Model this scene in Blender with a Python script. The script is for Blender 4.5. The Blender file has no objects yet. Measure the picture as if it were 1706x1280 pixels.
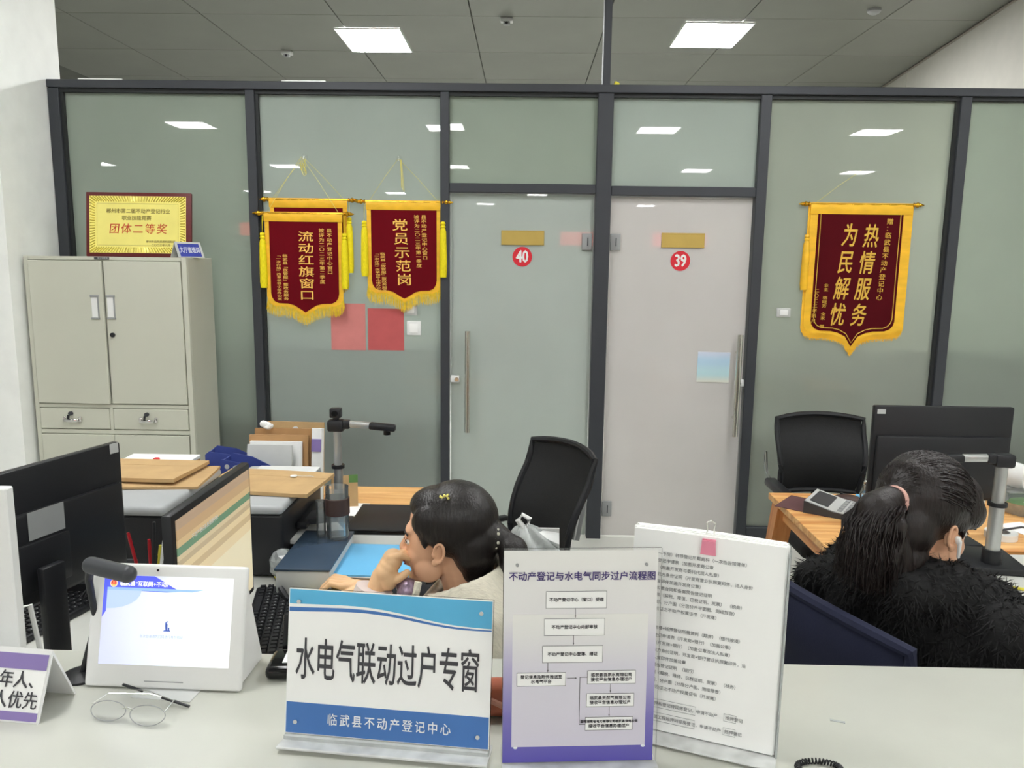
import bpy, bmesh, math, random
from mathutils import Vector, Matrix, Euler
from math import sin, cos, pi, radians
random.seed(7)
S = bpy.context.scene
COL = S.collection
# ------------------------------------------------------------------ camera
F_PX, PITCH, YAW, ROLL, EYE = 1300.0, radians(8.92), radians(.8), radians(.74), Vector((0, 0, 1.75))
CAM_R = Matrix.Rotation(YAW, 3, 'Z') @ Matrix.Rotation(pi/2-PITCH, 3, 'X') @ Matrix.Rotation(ROLL, 3, 'Z')
cam = bpy.data.cameras.new('camera'); cam.sensor_width = 36; cam.lens = 36*F_PX/1706; cam.clip_start = .05
cam_o = bpy.data.objects.new('camera', cam); COL.objects.link(cam_o)
cam_o.matrix_world = Matrix.Translation(EYE) @ CAM_R.to_4x4(); S.camera = cam_o
# ------------------------------------------------------------------ world, exposure
w = bpy.data.worlds.new('world'); S.world = w; w.use_nodes = True
w.node_tree.nodes['Background'].inputs[0].default_value = (.93, 1, .96, 1)
w.node_tree.nodes['Background'].inputs[1].default_value = .10
S.view_settings.view_transform = 'Standard'; S.view_settings.look = 'None'
S.view_settings.gamma = 1; S.view_settings.use_curve_mapping = False
S.view_settings.exposure = 1.08
LAMP = 15.0         # radiance of the ceiling light panels
try:
    S.cycles.use_denoising = True; S.cycles.max_bounces = 8; S.cycles.diffuse_bounces = 4
    S.cycles.sample_clamp_indirect = 6
except Exception: pass
# ------------------------------------------------------------------ survey helpers: where a sight line meets a real plane
def ray(x, y): return CAM_R @ Vector(((x-853)/F_PX, -(y-640)/F_PX, -1))
def aty(x, y, Y): d = ray(x, y); return EYE + d*(Y/d.y)
def atz(x, y, Z): d = ray(x, y); return EYE + d*((Z-EYE.z)/d.z)
# ------------------------------------------------------------------ materials
def lin(c):
    c = c/255
    return c/12.92 if c <= .04045 else ((c+.055)/1.055)**2.4
def rgb(*c): return (lin(c[0]), lin(c[1]), lin(c[2]), 1)
def newmat(name):
    m = bpy.data.materials.new(name); m.use_nodes = True
    nt = m.node_tree; return m, nt, nt.nodes['Principled BSDF']
def pm(name, c, rough=.5, metal=0, var=.06, scale=8, bump=0, bscale=60, spec=.5, coat=0, emit=0, stretch=None, alpha=None, trans=0, ior=1.45, sheen=0):
    m, nt, b = newmat(name); N = nt.nodes.new; L = nt.links.new
    tc = N('ShaderNodeTexCoord'); mp = N('ShaderNodeMapping'); L(tc.outputs['Object'], mp.inputs[0])
    if stretch: mp.inputs['Scale'].default_value = stretch
    no = N('ShaderNodeTexNoise'); no.inputs['Scale'].default_value = scale; no.inputs['Detail'].default_value = 4
    L(mp.outputs[0], no.inputs['Vector'])
    r = N('ShaderNodeValToRGB'); col = rgb(*c)
    r.color_ramp.elements[0].position = .3; r.color_ramp.elements[1].position = .7
    r.color_ramp.elements[0].color = (col[0]*(1-var), col[1]*(1-var), col[2]*(1-var), 1)
    r.color_ramp.elements[1].color = (min(1, col[0]*(1+var)), min(1, col[1]*(1+var)), min(1, col[2]*(1+var)), 1)
    L(no.outputs[0], r.inputs[0]); L(r.outputs[0], b.inputs['Base Color'])
    b.inputs['Roughness'].default_value = rough; b.inputs['Metallic'].default_value = metal
    b.inputs['Specular IOR Level'].default_value = spec; b.inputs['Coat Weight'].default_value = coat
    b.inputs['IOR'].default_value = ior
    if sheen: b.inputs['Sheen Weight'].default_value = sheen
    if trans: b.inputs['Transmission Weight'].default_value = trans
    if alpha is not None: b.inputs['Alpha'].default_value = alpha
    if bump:
        n2 = N('ShaderNodeTexNoise'); n2.inputs['Scale'].default_value = bscale; n2.inputs['Detail'].default_value = 3
        L(mp.outputs[0], n2.inputs['Vector']); bu = N('ShaderNodeBump'); bu.inputs['Strength'].default_value = bump
        bu.inputs['Distance'].default_value = .002; L(n2.outputs[0], bu.inputs['Height']); L(bu.outputs[0], b.inputs['Normal'])
    if emit:
        L(r.outputs[0], b.inputs['Emission Color']); b.inputs['Emission Strength'].default_value = emit
    return m
def bands(name, axis, stops, emit=0, rough=.4, interp='CONSTANT', wave=0):
    """flat print: colour steps along one generated axis; stops = [(position, colour)]"""
    m, nt, b = newmat(name); N = nt.nodes.new; L = nt.links.new
    tc = N('ShaderNodeTexCoord'); sp = N('ShaderNodeSeparateXYZ'); L(tc.outputs['Generated'], sp.inputs[0])
    src = sp.outputs[axis]
    r = N('ShaderNodeValToRGB'); r.color_ramp.interpolation = interp
    e = r.color_ramp.elements
    for i, (p, c) in enumerate(stops):
        q = e[i] if i < 2 else e.new(p)
        q.position = p; q.color = rgb(*c)
    L(src, r.inputs[0]); L(r.outputs[0], b.inputs['Base Color']); b.inputs['Roughness'].default_value = rough
    if emit: L(r.outputs[0], b.inputs['Emission Color']); b.inputs['Emission Strength'].default_value = emit
    return m
def wood(name, c1, c2, axis='Y'):
    m, nt, b = newmat(name); N = nt.nodes.new; L = nt.links.new
    tc = N('ShaderNodeTexCoord'); mp = N('ShaderNodeMapping'); L(tc.outputs['Object'], mp.inputs[0])
    mp.inputs['Scale'].default_value = {'X': (.6, 9, 9), 'Y': (9, .6, 9), 'Z': (9, 9, .6)}[axis]
    no = N('ShaderNodeTexNoise'); no.inputs['Scale'].default_value = 2.2; no.inputs['Detail'].default_value = 8; no.inputs['Distortion'].default_value = 1.6
    L(mp.outputs[0], no.inputs['Vector'])
    r = N('ShaderNodeValToRGB'); r.color_ramp.elements[0].position = .33; r.color_ramp.elements[1].position = .62
    r.color_ramp.elements[0].color = rgb(*c1); r.color_ramp.elements[1].color = rgb(*c2)
    L(no.outputs[0], r.inputs[0]); L(r.outputs[0], b.inputs['Base Color']); b.inputs['Roughness'].default_value = .4
    return m
def filmglass(name, c, rough=.012, gl=.09, tl=.78):
    """frosted film on glass: scatters light from both sides, with a clear glossy skin"""
    m = bpy.data.materials.new(name); m.use_nodes = True; nt = m.node_tree; nt.nodes.clear(); N = nt.nodes.new; L = nt.links.new
    out = N('ShaderNodeOutputMaterial'); mx = N('ShaderNodeMixShader'); m2 = N('ShaderNodeMixShader')
    d = N('ShaderNodeBsdfDiffuse'); t = N('ShaderNodeBsdfTranslucent'); g = N('ShaderNodeBsdfGlossy'); fr = N('ShaderNodeFresnel')
    tc = N('ShaderNodeTexCoord'); no = N('ShaderNodeTexNoise'); no.inputs['Scale'].default_value = 2.2; no.inputs['Detail'].default_value = 3
    L(tc.outputs['Object'], no.inputs['Vector']); r = N('ShaderNodeValToRGB'); col = rgb(*c)
    r.color_ramp.elements[0].color = (col[0]*.93, col[1]*.93, col[2]*.93, 1); r.color_ramp.elements[1].color = (min(1, col[0]*1.06), min(1, col[1]*1.06), min(1, col[2]*1.06), 1)
    L(no.outputs[0], r.inputs[0]); L(r.outputs[0], d.inputs[0]); L(r.outputs[0], t.inputs[0])
    rf = N('ShaderNodeBsdfRefraction'); rf.inputs['Roughness'].default_value = .38; rf.inputs['IOR'].default_value = 1.12; L(r.outputs[0], rf.inputs[0])
    m3 = N('ShaderNodeMixShader'); m3.inputs[0].default_value = .65; L(t.outputs[0], m3.inputs[1]); L(rf.outputs[0], m3.inputs[2])
    m2.inputs[0].default_value = tl; L(d.outputs[0], m2.inputs[1]); L(m3.outputs[0], m2.inputs[2])
    g.inputs['Roughness'].default_value = rough; fr.inputs[0].default_value = 1.5
    L(fr.outputs[0], mx.inputs[0]); L(m2.outputs[0], mx.inputs[1]); L(g.outputs[0], mx.inputs[2]); L(mx.outputs[0], out.inputs[0])
    return m
def clearmat(name, c=(235, 242, 240), op=.16, rough=.04):
    """thin clear acrylic or cling film: mostly see-through with a glossy skin"""
    m = bpy.data.materials.new(name); m.use_nodes = True; nt = m.node_tree; nt.nodes.clear(); N = nt.nodes.new; L = nt.links.new
    out = N('ShaderNodeOutputMaterial'); mx = N('ShaderNodeMixShader'); m2 = N('ShaderNodeMixShader')
    tr = N('ShaderNodeBsdfTransparent'); d = N('ShaderNodeBsdfDiffuse'); g = N('ShaderNodeBsdfGlossy'); fr = N('ShaderNodeFresnel')
    tc = N('ShaderNodeTexCoord'); no = N('ShaderNodeTexNoise'); no.inputs['Scale'].default_value = 30; L(tc.outputs['Object'], no.inputs['Vector'])
    mr = N('ShaderNodeMapRange'); mr.inputs[3].default_value = op*.6; mr.inputs[4].default_value = op*1.4; L(no.outputs[0], mr.inputs[0])
    d.inputs[0].default_value = rgb(*c); g.inputs['Roughness'].default_value = rough; fr.inputs[0].default_value = 1.45
    L(mr.outputs[0], m2.inputs[0]); L(tr.outputs[0], m2.inputs[1]); L(d.outputs[0], m2.inputs[2])
    L(fr.outputs[0], mx.inputs[0]); L(m2.outputs[0], mx.inputs[1]); L(g.outputs[0], mx.inputs[2]); L(mx.outputs[0], out.inputs[0])
    return m
M = dict(
 office_wall=pm('office_wall', (176, 174, 166), .8, var=.03), white_wall=pm('white_wall', (244, 246, 242), .8, var=.03, bump=.15, bscale=40),
 hall_wall=pm('hall_wall', (214, 216, 210), .8, var=.03),
 ceiling=pm('ceiling_panel', (110, 112, 104), .38, metal=.0, var=.10, scale=1.2, spec=.9),
 ceiling_gap=pm('ceiling_gap', (100, 102, 96), .8), hall_ceiling=pm('hall_ceiling', (176, 180, 174), .8),
 floor=pm('floor_tile', (206, 206, 198), .3, var=.05, scale=3),
 alu=pm('dark_aluminium', (60, 63, 68), .45, metal=.15, var=.04),
 alu_dark=pm('dark_reveal', (38, 41, 42), .6),
 pane_green=filmglass('film_green', (200, 209, 199)),
 pane_grey=filmglass('film_grey', (212, 220, 214)),
 pane_warm=filmglass('film_warm', (206, 212, 202)),
 door_film=filmglass('door_film', (202, 210, 204), .015, tl=.4),
 door_film2=filmglass('door_film_warm', (228, 225, 222), .015, tl=.4),
 steel=pm('brushed_steel', (232, 232, 224), .24, metal=1, var=.1, scale=30, stretch=(1, 1, .1)),
 chrome=pm('chrome', (225, 225, 225), .12, metal=1, var=.02),
 alum=pm('satin_aluminium', (190, 192, 190), .35, metal=.7, var=.04),
 cabinet=pm('cabinet_enamel', (198, 199, 184), .42, var=.02, scale=3),
 cabinet_in=pm('cabinet_recess', (166, 170, 160), .5),
 black=pm('black_plastic', (30, 31, 34), .42, var=.1, bump=.1, bscale=200),
 black_gloss=pm('black_gloss', (14, 14, 16), .12, var=.05),
 black_mesh=pm('black_mesh', (26, 27, 28), .75, var=.15, scale=90, bump=.5, bscale=300),
 dark_grey=pm('dark_grey_plastic', (62, 64, 68), .45, var=.05),
 grey=pm('grey_plastic', (150, 152, 152), .5, var=.04),
 lightgrey=pm('light_grey_plastic', (196, 198, 196), .4, var=.03),
 lid_grey=pm('scanner_lid_grey', (170, 173, 174), .45, var=.03), white=pm('white_plastic', (232, 233, 231), .35, var=.02),
 desk=pm('desk_laminate', (206, 207, 200), .4, var=.03),
 counter=pm('counter_solid_surface', (196, 197, 187), .32, var=.035, scale=6),
 paper=pm('white_paper', (244, 245, 243), .85, var=.02),
 paper_old=pm('grey_paper', (208, 210, 208), .85, var=.05),
 kraft=pm('kraft_paper', (190, 158, 112), .8, var=.07, scale=14, bump=.2, bscale=120),
 kraft2=pm('dark_kraft_paper', (176, 136, 92), .8, var=.07, scale=14),
 gold=pm('gold_plate', (240, 228, 128), .42, metal=.2, var=.05),
 gold_bright=pm('gold_emboss', (246, 226, 110), .25, metal=.6, var=.15, scale=40),
 brass=pm('brass_plate', (196, 172, 96), .35, metal=.6, var=.05),
 finial=pm('gold_finial', (222, 170, 48), .22, metal=.9, var=.05),
 frame_red=pm('dark_red_wood', (96, 28, 30), .4, var=.12, stretch=(1, 1, 8)),
 maroon=pm('maroon_velvet', (104, 10, 22), .95, var=.10, scale=5, bump=.3, bscale=300, spec=.15),
 maroon2=pm('deep_maroon_velvet', (80, 12, 20), .95, var=.10, scale=5, bump=.3, bscale=300, spec=.15),
 satin=pm('yellow_satin', (246, 190, 44), .42, var=.10, scale=9, bump=.6, bscale=20, stretch=(1, 1, 3)),
 fringe=pm('yellow_fringe', (232, 196, 40), .7, var=.16, scale=60),
 tassel=pm('yellow_tassel', (240, 222, 16), .7, var=.14, scale=60, stretch=(6, 6, 1)),
 letter_gold=pm('gold_lettering', (250, 200, 96), .55, var=.04),
 letter_gold2=pm('old_gold_lettering', (222, 178, 66), .5, var=.04),
 cord=pm('yellow_cord', (224, 214, 120), .7),
 red=pm('red_vinyl', (214, 38, 54), .45, var=.03),
 red_plastic=pm('red_plastic', (170, 22, 34), .35),
 pink_paper=pm('pink_paper', (206, 128, 124), .85, var=.06, scale=12),
 pink_paper2=pm('rose_paper', (192, 92, 92), .85, var=.06, scale=12),
 ink=pm('black_ink', (66, 66, 70), .7), ink_soft=pm('faded_ink', (128, 130, 130), .7), ink_red=pm('red_ink', (196, 62, 34), .6),
 ink_brown=pm('brown_ink', (110, 92, 36), .6), ink_purple=pm('purple_ink', (74, 62, 120), .6), ink_light=pm('white_ink', (238, 242, 245), .6),
 sign_blue=pm('deep_blue_print', (70, 118, 184), .35), sky=pm('sky_blue_print', (92, 180, 222), .35), navy=pm('navy_fabric', (34, 38, 62), .85, var=.1, bump=.3, bscale=250),
 purple=pm('purple_print', (136, 118, 176), .4), bluecard=pm('blue_card', (64, 76, 168), .35),
 blue_plastic=pm('blue_plastic', (66, 80, 150), .4), blue_folder=pm('blue_folder', (108, 184, 228), .5, var=.03),
 cobalt=pm('cobalt_plastic', (52, 110, 200), .3),
 acrylic=clearmat('clear_acrylic', op=.05), cling=clearmat('clear_plastic_film', (222, 228, 226), .5, .2), foot_acrylic=clearmat('frosted_acrylic_edge', (236, 238, 236), .75, .25), lens=clearmat('lens', op=.05),
 glass=clearmat('cup_glass', (220, 228, 226), .14, .02),
 tea=pm('dark_tea_sleeve', (72, 56, 52), .35), 
 skin=pm('skin', (226, 176, 142), .5, var=.05, scale=14, bump=.1, bscale=150, spec=.35),
 skin2=pm('hand_skin', (234, 192, 148), .5, var=.05, scale=14, bump=.1, bscale=150, spec=.35),
 lips=pm('lips', (176, 96, 88), .4), eye=pm('eye_white', (225, 222, 216), .2), iris=pm('iris', (30, 20, 16), .1),
 hair=pm('black_hair', (26, 21, 20), .34, var=.35, scale=20, bump=1, bscale=26, stretch=(9, 9, 1.2), spec=.6),
 hair2=pm('brown_black_hair', (28, 20, 18), .4, var=.45, scale=18, bump=1, bscale=22, stretch=(9, 9, 1.5), spec=.5),
 coat=pm('black_coat', (22, 24, 30), .8, var=.1, bump=.3), fur=pm('black_fur', (13, 13, 14), .8, var=.3, scale=40, bump=1, bscale=90),
 knit=pm('cream_knit', (222, 216, 198), .9, var=.08, scale=60, bump=.8, bscale=120, stretch=(1, 5, 1)), cuff=pm('pale_pink_cuff', (222, 208, 204), .9, var=.05),
 trousers=pm('dark_trousers', (30, 31, 38), .85), shoe=pm('black_shoe', (22, 22, 22), .5),
 lilac=pm('lilac_sequin', (152, 132, 152), .3, var=.35, scale=90, metal=.3),
 pine=wood('pine_wood', (206, 140, 78), (236, 188, 122), 'X'), pine_z=wood('pine_leg', (188, 116, 62), (214, 150, 92), 'Z'),
 pine_y=wood('pine_apron', (200, 130, 72), (226, 168, 106), 'Y'),
 leather=pm('red_brown_leather', (168, 92, 66), .5, var=.12, scale=20, bump=.4), leather2=pm('pink_brown_lining', (176, 124, 104), .6),
 brown_round=pm('dark_brown_leather', (70, 52, 46), .55), pink_clip=pm('pink_enamel', (222, 136, 158), .35),
 yellow=pm('yellow_paper', (214, 204, 66), .7), green=pm('green_plastic', (90, 130, 70), .5),
 lamp=pm('light_diffuser', (255, 255, 255), .5, var=0, emit=LAMP), lamp_back=pm('light_diffuser_back', (255, 255, 255), .5, var=0, emit=LAMP*5.2), lamp_far=pm('light_diffuser_far', (255, 255, 255), .5, var=0, emit=LAMP*2.1),
 led=pm('red_led', (255, 40, 50), .5, var=0, emit=3.0),
)
TMP = bpy.data.scenes.new('tmp')     # scratch scene: shapes are evaluated here, then it is removed
def evaluated(o):
    TMP.collection.objects.link(o)
    with bpy.context.temp_override(scene=TMP, view_layer=TMP.view_layers[0]):
        dg = bpy.context.evaluated_depsgraph_get(); dg.update(); me = bpy.data.meshes.new_from_object(o.evaluated_get(dg))
    TMP.collection.objects.unlink(o)
    return me
# ------------------------------------------------------------------ mesh builder
class B:
    def __init__(s): s.bm = bmesh.new()
    def _add(s, verts, mat):
        if mat is not None: bmesh.ops.transform(s.bm, matrix=mat, verts=verts)
        return s
    def box(s, c, d, bev=0, rot=None, seg=2):
        r = bmesh.ops.create_cube(s.bm, size=1); v = r['verts']
        bmesh.ops.scale(s.bm, vec=d, verts=v)
        if bev:
            ed = list({e for q in v for e in q.link_edges})
            g = bmesh.ops.bevel(s.bm, geom=ed, offset=min(bev, min(d)*.49), segments=seg, affect='EDGES', profile=.5)
            v = list({q for f in g['faces'] for q in f.verts} | {q for q in v if q.is_valid})
        m = Matrix.Translation(c)
        if rot is not None: m = m @ (rot.to_4x4() if isinstance(rot, Matrix) else Euler(rot).to_matrix().to_4x4())
        return s._add(v, m)
    def b2(s, lo, hi, bev=0, seg=2):
        lo, hi = Vector(lo), Vector(hi)
        return s.box((lo+hi)/2, [abs(a) for a in (hi-lo)], bev, None, seg)
    def ell(s, c, r, rot=None, u=20, v=12):
        m = Matrix.Translation(c)
        if rot is not None: m = m @ (rot.to_4x4() if isinstance(rot, Matrix) else Euler(rot).to_matrix().to_4x4())
        rr = (r, r, r) if not hasattr(r, '__len__') else r; new, F = s.bm.verts.new, s.bm.faces.new
        top, bot = new(m @ Vector((0, 0, rr[2]))), new(m @ Vector((0, 0, -rr[2])))
        rings = [[new(m @ Vector((rr[0]*sin(pi*i/v)*cos(2*pi*j/u), rr[1]*sin(pi*i/v)*sin(2*pi*j/u), rr[2]*cos(pi*i/v)))) for j in range(u)] for i in range(1, v)]
        for j in range(u):
            k = (j+1) % u; F((top, rings[0][j], rings[0][k])); F((bot, rings[-1][k], rings[-1][j]))
            for A, C in zip(rings, rings[1:]): F((A[j], C[j], C[k], A[k]))
        return s
    def cyl(s, p0, p1, r0, r1=None, n=20, caps=True):
        p0, p1 = Vector(p0), Vector(p1); d = p1-p0
        m = Matrix.Translation(p0) @ d.to_track_quat('Z', 'Y').to_matrix().to_4x4(); r1 = r0 if r1 is None else r1; L = d.length
        A = [s.bm.verts.new(m @ Vector((r0*cos(2*pi*j/n), r0*sin(2*pi*j/n), 0))) for j in range(n)]; C = [s.bm.verts.new(m @ Vector((r1*cos(2*pi*j/n), r1*sin(2*pi*j/n), L))) for j in range(n)]
        for j in range(n): s.bm.faces.new((A[j], A[(j+1) % n], C[(j+1) % n], C[j]))
        if caps: s.bm.faces.new(A[::-1]); s.bm.faces.new(C)
        return s
    def cap(s, p0, r0, p1, r1):
        p0, p1 = Vector(p0), Vector(p1); n = max(3, int((p1-p0).length/(.35*min(r0, r1)))+1)
        for i in range(n+1):
            t = i/n; s.ell(p0.lerp(p1, t), r0+(r1-r0)*t, u=14, v=8)
        return s
    def tube(s, pts, r, n=8, closed=False):
        pts = [Vector(p) for p in pts]; rings = []; k = len(pts); rr = r if hasattr(r, '__len__') else [r]*k
        up = Vector((0, 0, 1))
        for i, p in enumerate(pts):
            t = (pts[(i+1) % k]-pts[i-1]) if closed else (pts[min(i+1, k-1)]-pts[max(i-1, 0)])
            t.normalize(); a = t.cross(up)
            if a.length < 1e-3: a = t.cross(Vector((0, 1, 0)))
            a.normalize(); b = t.cross(a)
            rings.append([s.bm.verts.new(p+a*cos(2*pi*j/n)*rr[i]+b*sin(2*pi*j/n)*rr[i]) for j in range(n)])
        for i in range(k if closed else k-1):
            A, C = rings[i], rings[(i+1) % k]
            for j in range(n): s.bm.faces.new((A[j], A[(j+1) % n], C[(j+1) % n], C[j]))
        if not closed:
            s.bm.faces.new(rings[0][::-1]); s.bm.faces.new(rings[-1])
        return s
    def lathe(s, prof, c=(0, 0, 0), n=28, mat=None, close=False):
        rings = []; c = Vector(c); vs = []
        for (r, z) in prof:
            if r < 1e-6: ring = [s.bm.verts.new((0, 0, z))]
            else: ring = [s.bm.verts.new((r*cos(2*pi*j/n), r*sin(2*pi*j/n), z)) for j in range(n)]
            rings.append(ring); vs += ring
        pairs = list(zip(rings, rings[1:]))
        if close: pairs.append((rings[-1], rings[0]))
        for a, b in pairs:
            for j in range(n):
                q = [a[j % len(a)], a[(j+1) % len(a)], b[(j+1) % len(b)], b[j % len(b)]]
                q2 = []
                for x in q:
                    if x not in q2: q2.append(x)
                if len(q2) > 2:
                    try: s.bm.faces.new(q2)
                    except ValueError: pass
        return s._add(vs, Matrix.Translation(c) @ (mat or Matrix.Identity(4)))
    def prism(s, poly, d0, d1, mat=None):
        """poly in local XZ, extruded along Y from d0 to d1"""
        a = [s.bm.verts.new((x, d0, z)) for x, z in poly]; b = [s.bm.verts.new((x, d1, z)) for x, z in poly]
        n = len(poly); s.bm.faces.new(a); s.bm.faces.new(b[::-1])
        for i in range(n): s.bm.faces.new((a[i], b[i], b[(i+1) % n], a[(i+1) % n]))
        return s._add(a+b, mat)
    def grid(s, fn, nu, nv, thick=0):
        def layer(off):
            return [[s.bm.verts.new(Vector(fn(i/nu, j/nv))+off) for j in range(nv+1)] for i in range(nu+1)]
        A = layer(Vector((0, 0, 0)))
        for i in range(nu):
            for j in range(nv): s.bm.faces.new((A[i][j], A[i+1][j], A[i+1][j+1], A[i][j+1]))
        s.bm.normal_update()
        if thick:
            g = bmesh.ops.solidify(s.bm, geom=[f for f in s.bm.faces if f.is_valid], thickness=thick)
        return s
    def out(s, name, mat, parent=None, world=False, smooth=35, tri=False):
        bmesh.ops.recalc_face_normals(s.bm, faces=s.bm.faces)
        if s.bm.calc_volume(signed=True) < 0: bmesh.ops.reverse_faces(s.bm, faces=s.bm.faces)
        me = bpy.data.meshes.new(name); s.bm.to_mesh(me); s.bm.free()
        return link(name, me, mat, parent, world, smooth)
def link(name, me, mat, parent=None, world=False, smooth=35):
    if world and parent: me.transform(parent.matrix_basis.inverted())
    if smooth:
        me.polygons.foreach_set('use_smooth', [True]*len(me.polygons)); me.set_sharp_from_angle(angle=radians(smooth))
    me.materials.clear(); me.materials.append(M[mat] if isinstance(mat, str) else mat)
    o = bpy.data.objects.new(name, me); COL.objects.link(o)
    if parent: o.parent = parent
    return o
def thing(name, label, cat, loc=(0, 0, 0), rz=0, group=None, rot=None):
    o = bpy.data.objects.new(name, None); COL.objects.link(o); o.empty_display_size = .05
    o.matrix_basis = Matrix.Translation(loc) @ (Euler(rot) if rot else Euler((0, 0, rz))).to_matrix().to_4x4()
    o['label'] = label; o['category'] = cat
    if group: o['group'] = group
    return o
def tag(o, label, cat, group=None):
    o['label'] = label; o['category'] = cat
    if group: o['group'] = group
    return o
def struct(name, loc=(0, 0, 0)):
    o = bpy.data.objects.new(name, None); COL.objects.link(o); o.location = loc; o['kind'] = 'structure'
    o.matrix_basis = Matrix.Translation(loc); return o
def st(o): o['kind'] = 'structure'; return o
def copy_tree(o, parent=None):
    c = o.copy(); COL.objects.link(c); c.parent = parent
    for ch in list(o.children): copy_tree(ch, c)
    return c
def blob(name, b, mat, parent, voxel=.004, it=4, world=True, fac=.5):
    """one continuous skin over the overlapping volumes gathered in b"""
    me = bpy.data.meshes.new('tmp'); b.bm.to_mesh(me); b.bm.free()
    o = bpy.data.objects.new('tmp', me)
    r = o.modifiers.new('r', 'REMESH'); r.mode = 'VOXEL'; r.voxel_size = voxel; r.use_smooth_shade = True
    sm = o.modifiers.new('s', 'SMOOTH'); sm.factor = fac; sm.iterations = it
    new = evaluated(o)
    bpy.data.objects.remove(o); bpy.data.meshes.remove(me)
    return link(name, new, mat, parent, world, 180)
def text(body, mat, parent, at, size, right=(1, 0, 0), up=(0, 0, 1), sx=1, sy=1, ax='CENTER', ay='CENTER', line=1, bold=0, shear=0, name='lettering', lift=.0004, sp=1):
    c = bpy.data.curves.new('t', 'FONT'); c.body = body; c.size = size; c.resolution_u = 2; c.align_x = ax; c.align_y = ay
    c.space_line = line; c.shear = shear; c.space_character = sp; c.extrude = .0002
    o = bpy.data.objects.new('t', c); me = bpy.data.meshes.new_from_object(o)
    R = Vector(right).normalized(); U = Vector(up).normalized(); Nn = R.cross(U)
    m = Matrix.Identity(4)
    for i in range(3): m[i][0] = R[i]*sx; m[i][1] = U[i]*sy; m[i][2] = Nn[i]; m[i][3] = at[i]+Nn[i]*lift
    if bold:        # a heavier face: the same glyphs set again, a hair to each side
        bm = bmesh.new()
        for k, (dx, dy) in enumerate(((-.5, 0), (.5, 0), (0, .35), (0, -.35))):
            a = me.copy(); a.transform(Matrix.Translation((dx*bold*size, dy*bold*size, .00012*k))); bm.from_mesh(a); bpy.data.meshes.remove(a)
        bm.to_mesh(me); bm.free()
    me.transform(m)
    return link(name, me, mat, parent, False, 0)
def column(chars, mat, parent, x, y, ztop, zbot, cw, bold=0, dx=0, shear=0, wide=1.0):
    """one top-to-bottom column of characters from ztop to zbot"""
    n = len(chars); pitch = (ztop-zbot)/n; out = None; b = []
    for i, ch in enumerate(chars):
        if ch == ' ': continue
        if ch in '“（': ch = '﹁'
        if ch in '”）': ch = '﹂'
        z = ztop-pitch*(i+.5); t = (i+.5)/n
        b.append(text(ch, mat, parent, (x+dx*t, y, z), cw, sx=wide, sy=pitch*.92/cw, bold=bold, shear=shear))
    o = b[0]
    bm = bmesh.new()
    for q in b:
        bm.from_mesh(q.data)
    me = bpy.data.meshes.new('lettering'); bm.to_mesh(me); bm.free()
    for q in b: bpy.data.objects.remove(q)
    return link('lettering', me, mat, parent, False, 0)
# ================================================================== THE SETTING
P = 4.85; H = 3.88
st(B().b2((-12, -26, -.06), (9, 13.5, 0)).out('floor', 'floor'))
ceil = struct('ceiling', (0, 0, H))
B().b2((-12, -26, .022), (9, 13.5, .1)).out('backing', 'ceiling_gap', ceil)
B().b2((-12, -26, 0), (9, 4.86, .021)).out('hall_ceiling', 'hall_ceiling', ceil)
pan = None
for i in range(10):
    for j in range(7):
        x0, y0 = -5.3+1.2*i, 4.88+1.2*j
        if pan is None:
            pan = B().b2((0, 0, 0), (1.192, 1.192, .02), .003, 1).out('panel', 'ceiling', ceil); q = pan
        else: q = pan.copy(); COL.objects.link(q); q.parent = ceil
        q.location = (x0+.004, y0+.004, 0)
st(B().b2((-3.5, 4.32, 0), (-2.852, 4.95, H)).out('wall_left', 'white_wall'))
wr = struct('wall_right')
for k, (ya, yb) in enumerate([(4.95, 9.02), (9.045, 13.5)]):
    xa, xb = 3.84+(ya-6.3)*.115, 3.84+(yb-6.3)*.115
    bb = B(); vs = [bb.bm.verts.new(p) for p in [(xa, ya, 0), (xb, yb, 0), (xb+.12, yb, 0), (xa+.12, ya, 0), (xa, ya, H), (xb, yb, H), (xb+.12, yb, H), (xa+.12, ya, H)]]
    for f in [(0, 1, 2, 3), (4, 5, 6, 7), (0, 1, 5, 4), (1, 2, 6, 5), (2, 3, 7, 6), (3, 0, 4, 7)]: bb.bm.faces.new([vs[a] for a in f])
    bb.out('wall_panel', 'office_wall', wr, smooth=0)
xs = 3.84+(9.03-6.3)*.115
B().b2((xs+.005, 8.99, 0), (xs+.04, 9.07, H-.01)).out('joint_strip', pm('seam', (176, 172, 160)), wr)
cv = B()
cv.cyl((3.85+(4.96-6.3)*.115, 4.96, H-.015), (3.85+(13.4-6.3)*.115, 13.4, H-.015), .02, n=8)
st(cv.out('trim_1', pm('ceiling_edge_trim', (120, 114, 104))))
st(B().b2((-12, 13.5, 0), (9, 13.6, H)).out('wall_far', 'hall_wall'))
st(B().b2((-12, -26.1, 0), (9, -26, H)).out('wall_behind', 'hall_wall'))
st(B().b2((-12.1, -26, 0), (-12, 13.5, H)).out('wall_side_left', 'hall_wall'))
st(B().b2((9, -26, 0), (9.1, 13.5, H)).out('wall_side_right', 'hall_wall'))
st(B().b2((-12, 4.85, 0), (-3.5, 4.95, H)).out('wall_outer_left', 'hall_wall'))
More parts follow.
